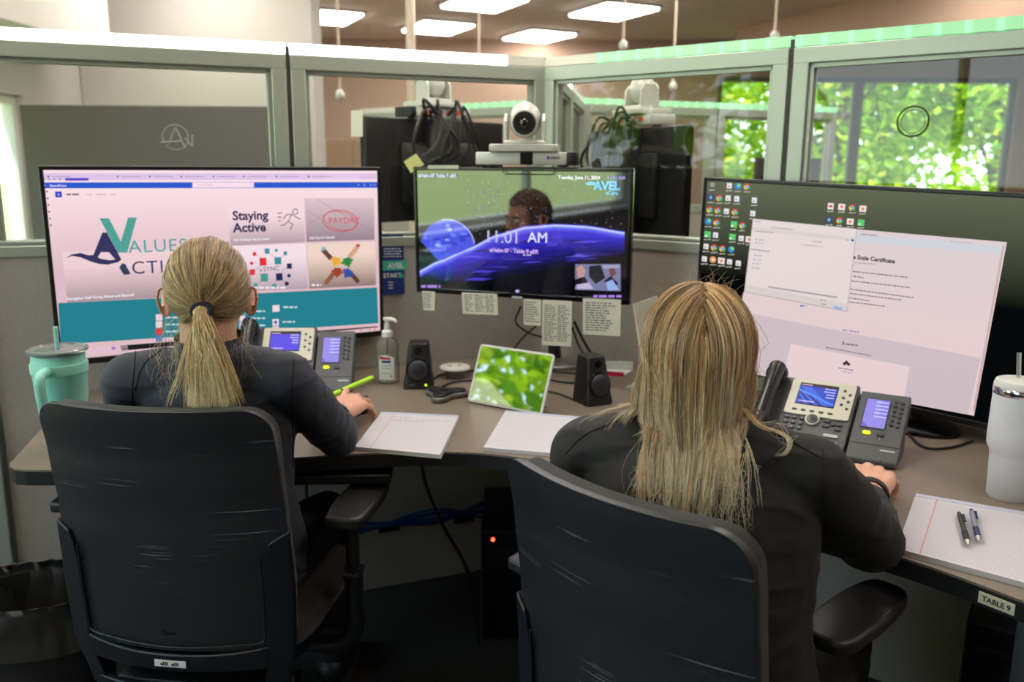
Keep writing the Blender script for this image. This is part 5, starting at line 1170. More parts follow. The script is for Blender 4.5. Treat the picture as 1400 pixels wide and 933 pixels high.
def office_chair(label, loc, rz, armx, army, armz, tape, rec=1.0, left=None, wk=1.0):
    t = thing('office_chair', label, 'chair', loc, rz, 'office chairs'); armR_ = (armx, army)
    YB_ = [(.33, -.222), (.45, -.246), (.58, -.252), (.72, -.262), (.84, -.278), (.95, -.300)]
    HW = [(z_, w_*wk) for z_, w_ in [(.33, .19), (.45, .212), (.58, .217), (.75, .213), (.95, .213)]]
    rc = .052
    def hw(z, shrink=0, zt=ZT):
        h = lerp_tab(HW, z)-shrink
        if z > zt-rc: q_ = z-(zt-rc); h = h-rc+math.sqrt(max(0, rc*rc-q_*q_))
        return h
    def S(u, z, off, shrink=0, zt=ZT):
        x = u*hw(z, shrink, zt); yb = lerp_tab(YB_, z); ux = x/.213
        return V((x, (yb if rec == 1 else -.2+(yb+.2)*rec)+.045*ux*ux-off, z))
    def zrow(v, z0, z1, zt=None):
        v = v if zt is None else 1-(1-v)**1.7; return z0+(z1-z0)*v
    def slab(q, u0, u1, z0, z1, off, th, m, nu=20, nv=30, shrink=0, zt=ZT, top=None, corner=False):
        """curved plate following the back"""
        def ring(o_):
            g = []
            for i in range(nu+1):
                row = []
                for j in range(nv+1):
                    u = u0+(u1-u0)*i/nu; zt_ = z1 if top is None else top(u)
                    row.append(S(u, zrow(j/nv, z0, zt_, zt if corner else None), o_, shrink, zt))
                g.append(row)
            return g
        def fn():
            A = [[q.bm.verts.new(p) for p in r] for r in ring(off)]; B = [[q.bm.verts.new(p) for p in r] for r in ring(off+th)]
            for i in range(nu):
                for j in range(nv):
                    q.bm.faces.new((A[i][j], A[i+1][j], A[i+1][j+1], A[i][j+1])); q.bm.faces.new((B[i][j], B[i][j+1], B[i+1][j+1], B[i+1][j]))
            for i in range(nu):
                q.bm.faces.new((A[i][0], B[i][0], B[i+1][0], A[i+1][0])); q.bm.faces.new((A[i][nv], A[i+1][nv], B[i+1][nv], B[i][nv]))
            for j in range(nv):
                q.bm.faces.new((A[0][j], A[0][j+1], B[0][j+1], B[0][j])); q.bm.faces.new((A[nu][j], B[nu][j], B[nu][j+1], A[nu][j+1]))
        q._add(fn, m)
        bmesh.ops.recalc_face_normals(q.bm, faces=q.bm.faces[:])
    q = MB(); slab(q, -1, 1, .452, ZT, .0, .012, m_shell, nv=40, corner=True); bs = q.build('back_shell', m_shell, t, bev=.004, sharp=50)
    q = MB(); slab(q, -1, 1, .47, ZT-.003, -.0075, .0072, m_rim, nv=40, shrink=.002, zt=ZT-.003, corner=True); q.build('back_rim', m_rim, t, bev=.001, sharp=50)
    q = MB(); slab(q, -1, 1, .46, ZT-.004, -.034, .026, m_cush, nv=40, shrink=.006, zt=ZT-.004, corner=True); q.build('back_cushion', m_cush, t, bev=.008, sharp=60)
    q = MB()
    slab(q, -1.03, -.815, .33, .70, .008, .012, m_cframe, 6, 20, top=lambda u: .672+(-.815-u)*.12 if u < -.86 else .672-(u+.86)*1.2)
    slab(q, .815, 1.03, .33, .70, .008, .012, m_cframe, 6, 20, top=lambda u: .672+(u-.815)*.12 if u > .86 else .672+(u-.86)*1.2)
    slab(q, -.83, .83, .408, .462, .0085, .012, m_cframe, 24, 4, top=lambda u: .448+.012*abs(u)**3*1.6)
    slab(q, -.9, .9, .325, .357, .008, .014, m_cframe, 24, 4)
    q.build('back_frame', m_cframe, t, bev=.004, sharp=50)
    for s in (-1, 1):
        q = MB(); pts = [S(s*.80, z, .0195) for z in (.655, .62, .56, .50, .48)]+[S(s*u, .47-.006*(1-u), .0195) for u in (.76, .6, .4, .2, 0)]; q.tube(spline(pts, 5), .0022, m_cframe, 8); q.build('frame_bead', m_cframe, t)
    if tape:
        p = S(.0, .428, .0212); q = MB(); q.box(p, (.064, .0012, .0145), m_white); tp = q.build('tape_label', m_white, t)
        q = MB(); q.text('eER  eER', frame(p+V((0, -.0009, -.0042)), V((1, 0, 0)), V((0, 0, 1)), V((0, -1, 0))), .0105, m_ink, 'C', .035); q.build('lettering', m_ink, tp)
        p = S(.0, .487, .0123); q = MB(); q.text('Zoom', frame(p+V((0, -.0004, 0)), V((1, 0, 0)), V((0, 0, 1)), V((0, -1, 0))), .012, m_gblk, 'C', .02); q.build('embossed_word', m_gblk, t)
    # seat
    q = MB()
    def seat_ring(sx, sy, z, n=40):
        out = []
        for i in range(n):
            a = 2*PI*i/n; c, s_ = math.cos(a), math.sin(a); e = .42; out.append((sx*math.copysign(abs(c)**e, c), .02+sy*math.copysign(abs(s_)**e, s_), z-(.02*max(0, math.copysign(abs(s_)**e, s_))**3)))
        return out
    def lay(q, rs, m):
        def fn():
            L_ = [[q.bm.verts.new(p) for p in r] for r in rs]; n = len(L_[0])
            for a, b_ in zip(L_, L_[1:]):
                for i in range(n): q.bm.faces.new((a[i], a[(i+1) % n], b_[(i+1) % n], b_[i]))
            q.bm.faces.new(list(reversed(L_[0]))); q.bm.faces.new(L_[-1])
        q._add(fn, m)
    lay(q, [seat_ring(.22, .215, .415), seat_ring(.238, .232, .425), seat_ring(.245, .24, .45), seat_ring(.238, .234, .472), seat_ring(.21, .205, .484), seat_ring(.14, .13, .478)], m_cush); q.build('seat', m_cush, t, sharp=60)
    q = MB(); lay(q, [seat_ring(.17, .17, .365), seat_ring(.225, .22, .385), seat_ring(.235, .23, .413)], m_cframe); q.build('seat_pan', m_cframe, t)
    q = MB(); q.box((0, -.0, .34), (.17, .24, .06), bev=.015); q.box((0, -.155, .34), (.30, .12, .035), bev=.01); q.rod((.1, .05, .345), (.26, .05, .345), .008); q.sph((.27, .05, .345), .016, sc_=(1.4, 1, .6)); q.build('tilt_mechanism', m_blk, t)
    q = MB(); q.cyl((0, 0, .22), .024, .2); q.cyl((0, 0, .13), .033, .12); q.build('gas_column', m_blk, t)
    bs_ = MB(); bs_.cyl((0, 0, .095), .045, .06, seg=30, bev=.008); hub = bs_.build('star_base', m_cframe, t)
    for k in range(5):
        a = 2*PI*k/5+.3; d_ = V((math.cos(a), math.sin(a), 0)); q = MB(); q.tube([d_*.03+V((0, 0, .10)), d_*.16+V((0, 0, .092)), d_*.30+V((0, 0, .072))], [.024, .019, .014], m_cframe, 12); q.build('spoke', m_cframe, hub)
        q = MB(); c = d_*.30; n_ = V((-d_.y, d_.x, 0)); rt = n_.to_track_quat('Z', 'Y').to_matrix()
        for s in (-1, 1): q.cyl(c+n_*s*.013+V((0, 0, .028)), .028, .017, rot=rt, seg=22, bev=.003)
        q.rod(c+V((0, 0, .03)), c+V((0, 0, .075)), .008); q.build('caster', m_blk, t)
    # arms
    for s in (-1, 1):
        if left: armx, army = left if s < 0 else armR_
        q = MB(); x = s*armx; q.tube(spline([(s*.10, -.03, .352), (s*.2, -.035, .352), (s*(armx-.03), -.04, .362), (x, -.04, .40), (x, -.04, .45), (x, -.04, .54)], 5), [.02]*26, m_cframe, 12); q.rod((x, -.04, .50), (x, -.04, armz-.03), .015, m_cframe); q.box((x, -.04, .53), (.036, .055, .012), bev=.004); q.build('arm_bracket', m_cframe, t)
        q = MB(); y0 = army
        ol = spline([(x-.036, y0-.125, 0), (x+.034, y0-.118, 0), (x+.047, y0-.04, 0), (x+.045, y0+.06, 0), (x+.03, y0+.118, 0), (x-.024, y0+.122, 0), (x-.043, y0+.06, 0), (x-.046, y0-.04, 0), (x-.036, y0-.125, 0)], 6)[:-1]
        q.prism([(p.x, p.y) for p in ol], armz-.026, armz, m_pad); q.build('arm_pad', m_pad, t, bev=.008, seg=4)
        q = MB(); q.box((x, y0-.01, armz-.034), (.05, .15, .018), bev=.004); q.build('pad_carrier', m_cframe, t)
    return t
bt1 = V((-.664, 1.462, 0)); a1 = R(-7); f1 = V((-math.sin(a1), math.cos(a1), 0))
ch1 = office_chair('black office chair with a white tape label on its back frame, under the ponytailed person', bt1+f1*.30, a1, .30, .015, .68, True, wk=1.07)
bt2 = V((.092, 1.058, 0)); a2 = R(-46); f2 = V((-math.sin(a2), math.cos(a2), 0))
ch2 = office_chair('black office chair without tape, under the long haired person', bt2+f2*.33, a2, .180, .140, .69, False, 1.0, (.30, -.02))
# ================================================================== PEOPLE
m_skin = mat('skin', rgb(226, 172, 148), .5, spec=.35, var=.05, vscale=30, bump=.12, bscale=250)
m_skin.node_tree.nodes['Principled BSDF'].inputs['Subsurface Weight'].default_value = .15
m_skin.node_tree.nodes['Principled BSDF'].inputs['Subsurface Radius'].default_value = (.01, .004, .002)
m_jk = [mat('jacket_navy_black', rgb(34, 40, 56), .7, sheen=.1, bump=.35, bscale=1300, var=.06, vscale=5), mat('jacket_black', rgb(15, 15, 18), .75, sheen=.05, bump=.35, bscale=1300, var=.06, vscale=5)]
m_tr = mat('trousers_black', rgb(22, 22, 26), .85, bump=.4, bscale=900)
m_shoe = mat('shoe_black', rgb(24, 24, 26), .5); m_sole = mat('shoe_sole', rgb(70, 70, 72), .7)
m_seam = mat('seam_thread', rgb(12, 13, 16), .8); m_eye = mat('eye_white', rgb(235, 235, 232), .2); m_iris = mat('iris', rgb(70, 96, 110), .2); m_lip = mat('lips', rgb(190, 110, 104), .45)
def loft(q, rings, m=None, n=28):
    """closed body from elliptical rings (centre, half width, half depth, yaw)"""
    def fn():
        L_ = []
        for c, a, b_, yaw in rings:
            c = V(c); L_.append([q.bm.verts.new(c+V((a*math.cos(2*PI*i/n)*math.cos(yaw)-b_*math.sin(2*PI*i/n)*math.sin(yaw), a*math.cos(2*PI*i/n)*math.sin(yaw)+b_*math.sin(2*PI*i/n)*math.cos(yaw), 0))) for i in range(n)])
        for a, b_ in zip(L_, L_[1:]):
            for i in range(n): q.bm.faces.new((a[i], a[(i+1) % n], b_[(i+1) % n], b_[i]))
        q.bm.faces.new(list(reversed(L_[0]))); q.bm.faces.new(L_[-1])
    q._add(fn, m)
def limb(q, pts, rad, seg=16):
    """tapered limb with rounded ends"""
    P = spline(pts, 5) if len(pts) > 2 else [V(p) for p in pts]; n = len(P)
    if len(pts) > 2:
        rr = []
        for i in range(n): f = i/(n-1)*(len(rad)-1); k = min(int(f), len(rad)-2); rr.append(rad[k]+(rad[k+1]-rad[k])*(f-k))
    else: rr = list(rad)
    q.tube(P, rr, None, seg); q.sph(P[0], rr[0], u=seg, v=10); q.sph(P[-1], rr[-1], u=seg, v=10)
def fuse(q, name, voxel, smooth, m, parent, folds=None, extra=None):
    """one continuous skin over the collected shapes"""
    me = bpy.data.meshes.new('x'); q.bm.to_mesh(me); q.bm.free(); o = bpy.data.objects.new('x', me); COL.objects.link(o)
    r = o.modifiers.new('r', 'REMESH'); r.mode = 'VOXEL'; r.voxel_size = voxel; r.use_smooth_shade = True
    s_ = o.modifiers.new('s', 'SMOOTH'); s_.factor = .6; s_.iterations = smooth
    me2 = bpy.data.meshes.new_from_object(o.evaluated_get(bpy.context.evaluated_depsgraph_get())); bpy.data.objects.remove(o)
    me2.name = name
    if folds:
        N = len(me2.vertices); co_ = np.empty(N*3, 'f'); me2.vertices.foreach_get('co', co_); nn = np.empty(N*3, 'f'); me2.vertices.foreach_get('normal', nn); co_ = co_.reshape(-1, 3); nn = nn.reshape(-1, 3)
        d = np.array([folds(V(c)) for c in co_]); co_ += nn*d[:, None]; me2.vertices.foreach_set('co', co_.ravel()); me2.update()
    me2.materials.clear(); me2.materials.append(m); me2.polygons.foreach_set('use_smooth', [True]*len(me2.polygons))
    bv = BVHTree.FromPolygons([v.co.copy() for v in me2.vertices], [tuple(p.vertices) for p in me2.polygons])
    me2.transform(wmat(parent).inverted()); o = bpy.data.objects.new(name, me2); COL.objects.link(o); o.parent = parent; return o, bv
def hand(q, w, d, n, side, curl=(.25, .3, .35, .4), spread=.1, thumb=(.5, .35), k=.93, lift=(0, 0, 0, 0)):
    w, d, n = V(w), V(d).normalized(), V(n).normalized(); n = (n-d*n.dot(d)).normalized(); lat = n.cross(d)*side
    kn = [(.080, .026), (.086, .009), (.082, -.009), (.073, -.026)]; ln = [(.040, .024, .020), (.044, .028, .021), (.040, .026, .020), (.031, .019, .018)]; rd = [(.0088, .0080, .0072), (.0090, .0082, .0074), (.0086, .0078, .007), (.0076, .0068, .0062)]
    limb(q, [w-d*.03, w+d*.01], (.0235*k, .0225*k), 14)
    out = []
    for i in range(4):
        a, l = kn[i]; kp = w+(d*a+lat*l+n*(.004-.003*abs(i-1.3)))*k
        q.tube([w+lat*l*.5*k+d*.004, w+(d*a*.55+lat*l*.9)*k, kp], [.0155*k, .0138*k, .0108*k], None, 12); q.sph(kp, .0108*k, u=12, v=8)
        ang = (i-1.5)*-spread; fd = (d*math.cos(ang)+lat*math.sin(ang)).normalized(); fn_ = n; p = kp; c = -lift[i]
        for j in range(3):
            c += curl[i]*(1, 1.25, .8)[j]; dd = fd*math.cos(c)-fn_*math.sin(c); p2 = p+dd*ln[i][j]*k
            q.tube([p, p2], [rd[i][j]*k*1.02, rd[i][min(j+1, 2)]*k], None, 12); q.sph(p, rd[i][j]*k*1.06, u=12, v=8); p = p2
        q.sph(p, rd[i][2]*k, u=12, v=8); out.append((p, dd, fn_))
    # palm heel and thumb
    q.sph(w+(d*.045-n*.004)*k, .03*k, sc_=(1, 1, .55) if abs(n.z) > .7 else (1, 1, .8), u=16, v=10)
    tb = w+(d*.022+lat*.020-n*.006)*k; c1 = thumb[0]; td = (d*math.cos(c1)+lat*math.sin(c1)-n*.25).normalized(); t1_ = tb+td*.040*k; c2 = thumb[1]; td2 = (d*math.cos(c2)+lat*math.sin(c2)*.6-n*.3).normalized(); t2_ = t1_+td2*.030*k; t3_ = t2_+(td2+d*.2).normalized()*.024*k
    q.tube([w+d*.01*k, tb, t1_], [.014*k, .0155*k, .0112*k], None, 12); q.tube([t1_, t2_, t3_], [.0112*k, .0094*k, .0082*k], None, 12); q.sph(t1_, .0112*k, u=12, v=8); q.sph(t3_, .0084*k, u=12, v=8); out.append((t3_, td2, n))
    return out
def head_frame(c, yaw, pitch, roll=0): return M.Translation(c) @ M.Rotation(yaw, 4, 'Z') @ M.Rotation(pitch, 4, 'X') @ M.Rotation(roll, 4, 'Y')
CR = (.070, .088, .086)         # cranium half sizes
def head(q, Hm, ear=1.0):
    q.X = Hm
    q.sph((0, -.008, .012), 1, sc_=CR, u=36, v=24)
    q.sph((0, .028, -.030), 1, sc_=(.058, .062, .068), u=28, v=18); q.sph((0, .046, -.078), 1, sc_=(.034, .034, .030), u=20, v=12); q.sph((0, .012, -.062), 1, sc_=(.050, .055, .040), u=20, v=12)
    for s in (-1, 1): q.sph((s*.040, .052, -.028), 1, sc_=(.020, .024, .018), u=14, v=10); q.sph((s*(.067+.010*ear), -.004, -.018), 1, sc_=(.0070, .019, .031), rot=rz3(s*R(-30)), u=14, v=10); q.tube([(s*(.068+.010*ear), -.012, .010), (s*(.070+.018*ear), -.022, .006), (s*(.071+.020*ear), -.023, -.012), (s*(.070+.016*ear), -.012, -.036), (s*(.068+.010*ear), -.002, -.046)], [.0035, .0042, .004, .0042, .004], None, 8)
    q.tube([(0, .082, .008), (0, .094, -.016), (0, .103, -.030), (0, .098, -.037)], [.007, .008, .0095, .007], None, 12); 
    for s in (-1, 1): q.sph((s*.010, .094, -.034), .0065, u=10, v=8); q.sph((s*.028, .079, .016), 1, sc_=(.020, .008, .006), u=12, v=8)
    q.sph((0, .080, -.058), 1, sc_=(.022, .010, .008), u=14, v=8); q.sph((0, .079, -.066), 1, sc_=(.019, .010, .007), u=14, v=8)
    q.X = M.Identity(4)
def face_parts(Hm, t):
    for s in (-1, 1):
        q = MB(); q.X = Hm; q.sph((s*.030, .077, -.004), .0115, m_eye, u=16, v=12); q.sph((s*.030, .0835, -.004), .0058, m_iris, (1, .7, 1)); q.build('eye', m_eye, t, world=True)
        q = MB(); q.X = Hm; q.tube([(s*.014, .0885, .014), (s*.03, .0885, .019), (s*.047, .078, .014)], [.002, .0026, .0012], mat('eyebrow', rgb(130, 100, 70), .8), 8); q.build('eyebrow', None, t, world=True)
    q = MB(); q.X = Hm; q.sph((0, .0855, -.0585), 1, sc_=(.021, .006, .0045), u=14, v=8); q.sph((0, .0845, -.0665), 1, sc_=(.018, .006, .0048), u=14, v=8); q.build('lips', m_lip, t, world=True)
def foldfn(seed, amp, scale=14, arms=None):
    def f(p):
        w_ = mnoise.noise(p*scale+V((seed, 0, 0)))+.6*mnoise.noise(V((p.x*scale*2.2, p.y*scale*2.2, p.z*scale*.9+seed)))
        r = (1-abs(mnoise.noise(V((p.x*scale*.8+seed, p.y*scale*.8, p.z*scale*1.9)))*2))
        v = amp*(.5*w_+.9*max(0, r-.55))
        for a, rad, k in (arms or []):
            dd = (p-V(a)).length
            if dd < rad: v += k*math.sin(dd*260+seed)*(1-dd/rad)*(.6+.4*mnoise.noise(p*30))
        return v
    return f
def person(spec):
    s = spec; root = thing('person', s['label'], 'person', (*s['pelvis'][:2], 0), 0, None); yaw = s['yaw']; hx = V((math.cos(yaw), math.sin(yaw), 0)); hy = V((-math.sin(yaw), math.cos(yaw), 0))
    pel, wai, che, upc, c7 = [V(p) for p in (s['pelvis'], s['waist'], s['chest'], s['upper'], s['neck'])]; Hm = head_frame(*s['head']); hc = Hm.translation
    shL, elL, wrL = [V(p) for p in s['armL']]; shR, elR, wrR = [V(p) for p in s['armR']]; k = s['build']; sy_ = s['shyaw']
    # continuous body
    q = MB(); head(q, Hm, s.get('ear', 1.0))
    nb = Hm @ V((0, -.012, -.06)); limb(q, [c7+V((0, 0, -.05)), (c7+nb)/2+V((0, 0, 0)), nb], (.058, .052, .052)); 
    loft(q, [(pel-V((0, 0, .06)), .13*k, .085*k, yaw), (pel, .145*k, .095*k, yaw), (wai, .115*k, .078*k, yaw), (che, .128*k, .086*k, sy_), (upc, .125*k, .07*k, sy_), (c7-V((0, 0, .02)), .06, .05, sy_)])
    for sh, el, wr in ((shL, elL, wrL), (shR, elR, wrR)): limb(q, [sh, el], (.036*k, .032)); limb(q, [el, wr], (.032, .0225))
    tips = {}
    tips['L'] = hand(q, *s['handL']); tips['R'] = hand(q, *s['handR'])
    legs = []
    for sd in (-1, 1):
        hip = pel+hx*sd*.085-V((0, 0, .02)); kn = V((*s['knee'][0 if sd < 0 else 1], .50)); an = V((*s['ankle'][0 if sd < 0 else 1], .09)); toe = an+(kn-hip).normalized().xyz*0+V((hy.x, hy.y, 0))*.15-V((0, 0, .05))
        limb(q, [hip, (hip+kn)/2, kn], (.072*k, .062*k, .048)); limb(q, [kn, (kn*.6+an*.4), an], (.047, .044, .030)); limb(q, [an-V((0, 0, .02)), toe], (.032, .024)); legs.append((hip, kn, an, toe))
    body, bvb = fuse(q, 'body', .0032, 3, m_skin, root)
    face_parts(Hm, root)
    # jacket
    q = MB(); g = .016
    rg_ = [(pel+V((0, 0, -.045)), .155*k+g, .105*k+g, yaw), (pel+V((0, 0, .03)), .152*k+g, .103*k+g, yaw), (wai, .132*k+g, .094*k+g, (yaw+sy_)/2), (che-V((0, 0, .02)), .142*k+g, .098*k+g, sy_), (upc-V((0, 0, .01)), .142*k+g, .082*k+g, sy_), ((upc+c7)/2+V((0, 0, .005)), .105*k+.006, .062*k+.008, sy_), (c7, .062, .056, sy_), (c7+V((0, 0, .012)), .058, .053, sy_)]
    loft(q, rg_, n=36)
    for sh, el, wr in ((shL, elL, wrL), (shR, elR, wrR)):
        d_ = (wr-el).normalized(); limb(q, [sh, sh*.5+el*.5, el], (.055*k, .053*k, s['sleeve']), 20); limb(q, [el, el*.5+wr*.5, wr-d_*.012], (s['sleeve'], s['sleeve']*.86, .0315), 20)
        limb(q, [upc+(sh-upc)*.55+V((0, 0, .012)), sh+V((0, 0, .0))], (.060*k, .053*k), 20); limb(q, [c7+(sh-c7)*.15-V((0, 0, .012)), sh+V((0, 0, .006))], (.036, .044), 16)
    jk, bvj = fuse(q, 'jacket', .0052, 9, s['cloth'], root, foldfn(s['seed'], .0062, 13, [(elR, .13, .0035), (elL, .12, .003), (shR, .10, .0012)]))
    # collar
    q = MB(); n = 40; cc = c7+V((0, 0, .0)); hdv = (nb-c7).normalized()
    def colf(u, v):
        a = u*2*PI; r1 = .064; p = cc+V((r1*math.cos(a)*hx.x-r1*.93*math.sin(a)*hy.x*-1, r1*math.cos(a)*hx.y+r1*.93*math.sin(a)*hy.y, 0)); return p+hdv*(.0+.038*v)*(.85+.15*math.cos(a-PI/2))+V((0, 0, -.006))
    q.grid(colf, n, 4, s['cloth'], thick=.004); bmesh.ops.remove_doubles(q.bm, verts=q.bm.verts[:], dist=.0006); q.build('collar', s['cloth'], jk, world=False, sharp=60); cl = [o for o in COL.objects if o.name.startswith('collar')][-1]; cl.data.transform(wmat(root).inverted()); 
    # seams pressed onto the jacket
    for path in s['seams']:
        pts = []
        for p in spline([onpl(*c_) if len(c_) == 4 and False else aty(c_[0], c_[1], c_[2]) for c_ in path], 10):
            d0 = (p-EYE).normalized(); hit = bvj.ray_cast(EYE, d0)
            if hit[0] is not None: pts.append(hit[0]+hit[1]*.0004)
        if len(pts) > 3: q = MB(); q.tube(pts, .0013, m_seam, 6); q.build('seam', m_seam, jk, world=False).data.transform(wmat(root).inverted())
    # cuffs
    for sd, el, wr in (('L', elL, wrL), ('R', elR, wrR)):
        d_ = (wr-el).normalized(); q = MB(); tq = d_.to_track_quat('Z', 'Y').to_matrix().to_4x4(); X = M.Translation(wr-d_*.004) @ tq
        q.lathe([(.0300, -.012), (.0350, -.010), (.0352, .010), (.033, .012), (.0295, .010), (.0295, -.010)], s['cloth'], 30, X=X, cap=False); q.build('cuff', s['cloth'], jk, world=False).data.transform(wmat(root).inverted())
    # trousers
    q = MB(); loft(q, [(pel-V((0, 0, .075)), .13*k, .09*k, yaw), (pel-V((0, 0, .02)), .156*k, .104*k, yaw), (pel+V((0, 0, .05)), .145*k, .1*k, yaw)])
    for hip, kn, an, toe in legs: limb(q, [hip, (hip+kn)/2, kn], (.088*k, .076*k, .062), 20); limb(q, [kn, (kn+an)/2, an+V((0, 0, -.0))], (.060, .056, .048), 20)
    fuse(q, 'trousers', .007, 6, m_tr, root, foldfn(s['seed']+9, .004, 11))
    for hip, kn, an, toe in legs:
        q = MB(); fw_ = V((hy.x, hy.y, 0)); rt = rz3(yaw); b0 = an-V((0, 0, .045))
        limb(q, [V((*(b0-fw_*.02).xy, .045)), V((*(b0+fw_*.07).xy, .042)), V((*(b0+fw_*.15).xy, .034))], (.042, .042, .03)); limb(q, [V((*b0.xy, .05)), V((*b0.xy, .095))], (.042, .04))
        for v in q.bm.verts: v.co.z = max(v.co.z, .012)
        sh_, _ = fuse(q, 'shoe', .005, 4, m_shoe, root)
        q = MB(); c0 = V((*(b0+fw_*.06).xy, 0)); q.prism([(c0.x+fw_.x*y*.125+hx.x*x*.042, c0.y+fw_.y*y*.125+hx.y*x*.042) for x, y in [(math.copysign(abs(math.cos(a))**.7, math.cos(a)), math.sin(a)) for a in [2*PI*i/24 for i in range(24)]]], .002, .016, m_sole); q.build('sole', m_sole, sh_, world=False).data.transform(wmat(root).inverted())
    return root, Hm, bvb, bvj, tips, hx, hy

# ------------------------------------------------------------------ hair
def hair_material(name):
    m = bpy.data.materials.new(name); m.use_nodes = True; nt = m.node_tree; b_ = nt.nodes['Principled BSDF']; at = nt.nodes.new('ShaderNodeAttribute'); at.attribute_name = 'tint'
    nt.links.new(at.outputs['Color'], b_.inputs['Base Color']); b_.inputs['Roughness'].default_value = .30; b_.inputs['Specular IOR Level'].default_value = .8; b_.inputs['Sheen Weight'].default_value = .1; return m
m_hair = hair_material('hair_strand')
def strands_mesh(name, strands, root, seg=3):
    """strands = [(points, radius, (colour root, colour tip))] built as thin tapering tubes"""
    VS = []; FS = []; CS = []; base = 0
    for pts, rad, (c0, c1) in strands:
        P = np.array([tuple(p) for p in pts]); n = len(P)
        if n < 3: continue
        T_ = np.gradient(P, axis=0); T_ /= np.linalg.norm(T_, axis=1)[:, None]+1e-9; ref = np.array([.3, .9, .2]); nx = np.cross(T_, ref); nx /= np.linalg.norm(nx, axis=1)[:, None]+1e-9; ny = np.cross(T_, nx)
        f = np.linspace(0, 1, n); rr = rad*(1-.75*f**2.2)
        for k in range(seg):
            a = 2*PI*k/seg
        ring = np.stack([P+(nx*math.cos(2*PI*k/seg)+ny*math.sin(2*PI*k/seg))*rr[:, None] for k in range(seg)], 1); VS.append(ring.reshape(-1, 3))
        c = np.array(c0)[None]*(1-f[:, None])+np.array(c1)[None]*f[:, None]; CS.append(np.repeat(np.concatenate([c, np.ones((n, 1))], 1), seg, 0))
        i = np.arange(n-1)[:, None]*seg; j = np.arange(seg)[None]; a = base+i+j; b_ = base+i+(j+1) % seg; FS.append(np.stack([a, b_, b_+seg, a+seg], -1).reshape(-1, 4)); base += n*seg
    VS = np.concatenate(VS).astype('f'); FS = np.concatenate(FS).astype('i'); CS = np.concatenate(CS).astype('f')
    me = bpy.data.meshes.new(name); me.vertices.add(len(VS)); me.vertices.foreach_set('co', VS.ravel()); me.loops.add(FS.size); me.loops.foreach_set('vertex_index', FS.ravel()); me.polygons.add(len(FS))
    me.polygons.foreach_set('loop_start', np.arange(0, FS.size, 4, dtype='i')); me.polygons.foreach_set('use_smooth', np.ones(len(FS), bool)); me.update()
    at = me.color_attributes.new('tint', 'FLOAT_COLOR', 'POINT'); at.data.foreach_set('color', CS.ravel()); me.materials.append(m_hair)
    me.transform(wmat(root).inverted()); o = bpy.data.objects.new(name, me); COL.objects.link(o); o.parent = root; o['kind'] = 'stuff'; return o
def cap(Hm, root, col, keep, grow=1.07):
    q = MB(); q.X = Hm; q.sph((0, -.008, .012), 1, sc_=[c*grow for c in CR], u=60, v=44)
    Hi = Hm.inverted(); dele = [v for v in q.bm.verts if not keep(Hi @ v.co)]; bmesh.ops.delete(q.bm, geom=dele, context='VERTS')
    m = mat('hair_base_%d' % int(col[0]*1e4), col, .6, bump=.8, bscale=300); return q.build('hair_base', m, root, world=True)
EC = V((0, -.008, .012))
def edir(p): return V(((p.x-EC.x)/CR[0], (p.y-EC.y)/CR[1], (p.z-EC.z)/CR[2]))
def epos(d, k): return V((EC.x+d.x*CR[0]*k, EC.y+d.y*CR[1]*k, EC.z+d.z*CR[2]*k))
def pushout(p, bv, dist):
    h = bv.find_nearest(p, .12)
    if h[0] is None: return p, None
    d = p-h[0]
    if d.dot(h[1]) < 0 or d.length < dist: return h[0]+h[1]*dist, h[1]
    return p, None
def children(guides, n, spread0, spread1, cols, rad, rnd, wild=.04, freq=1.0, clump=None):
    out = []
    for g, gcol in guides:
        off0 = None; m_ = len(g)
        for k in range(n):
            a = rnd.uniform(0, 2*PI); r_ = math.sqrt(rnd.random()); o0 = V((math.cos(a)*r_, math.sin(a)*r_, rnd.uniform(-.5, .5))); a2 = a+rnd.uniform(-.8, .8); o1 = V((math.cos(a2)*r_, math.sin(a2)*r_, rnd.uniform(-.3, .3)))
            w_ = rnd.random() < wild; amp = rnd.uniform(.006, .02) if w_ else .0012; ph = V((rnd.uniform(0, 50), rnd.uniform(0, 50), 0)); cut = rnd.uniform(.80, 1) if not w_ else rnd.uniform(.6, 1.0)
            pts = []
            L_ = max(4, int(m_*cut))
            for i in range(L_):
                f = i/(m_-1); sp = spread0+(spread1-spread0)*f; nz = V((mnoise.noise(ph+V((f*5*freq, 0, 0))), mnoise.noise(ph+V((0, f*5*freq, 7))), mnoise.noise(ph+V((3, 0, f*5*freq)))))*amp*min(1, f*3)*2
                pts.append(g[i]+(o0*(1-f)+o1*f)*sp+nz)
            c = rnd.choice(cols); j = rnd.uniform(.86, 1.14)*gcol; w3 = (1.08*j, .98*j, .86*j); out.append((pts, rad*rnd.uniform(.7, 1.25), (tuple(min(1, x*y) for x, y in zip(c[0], w3)), tuple(min(1, x*y) for x, y in zip(c[1], w3)))))
    return out
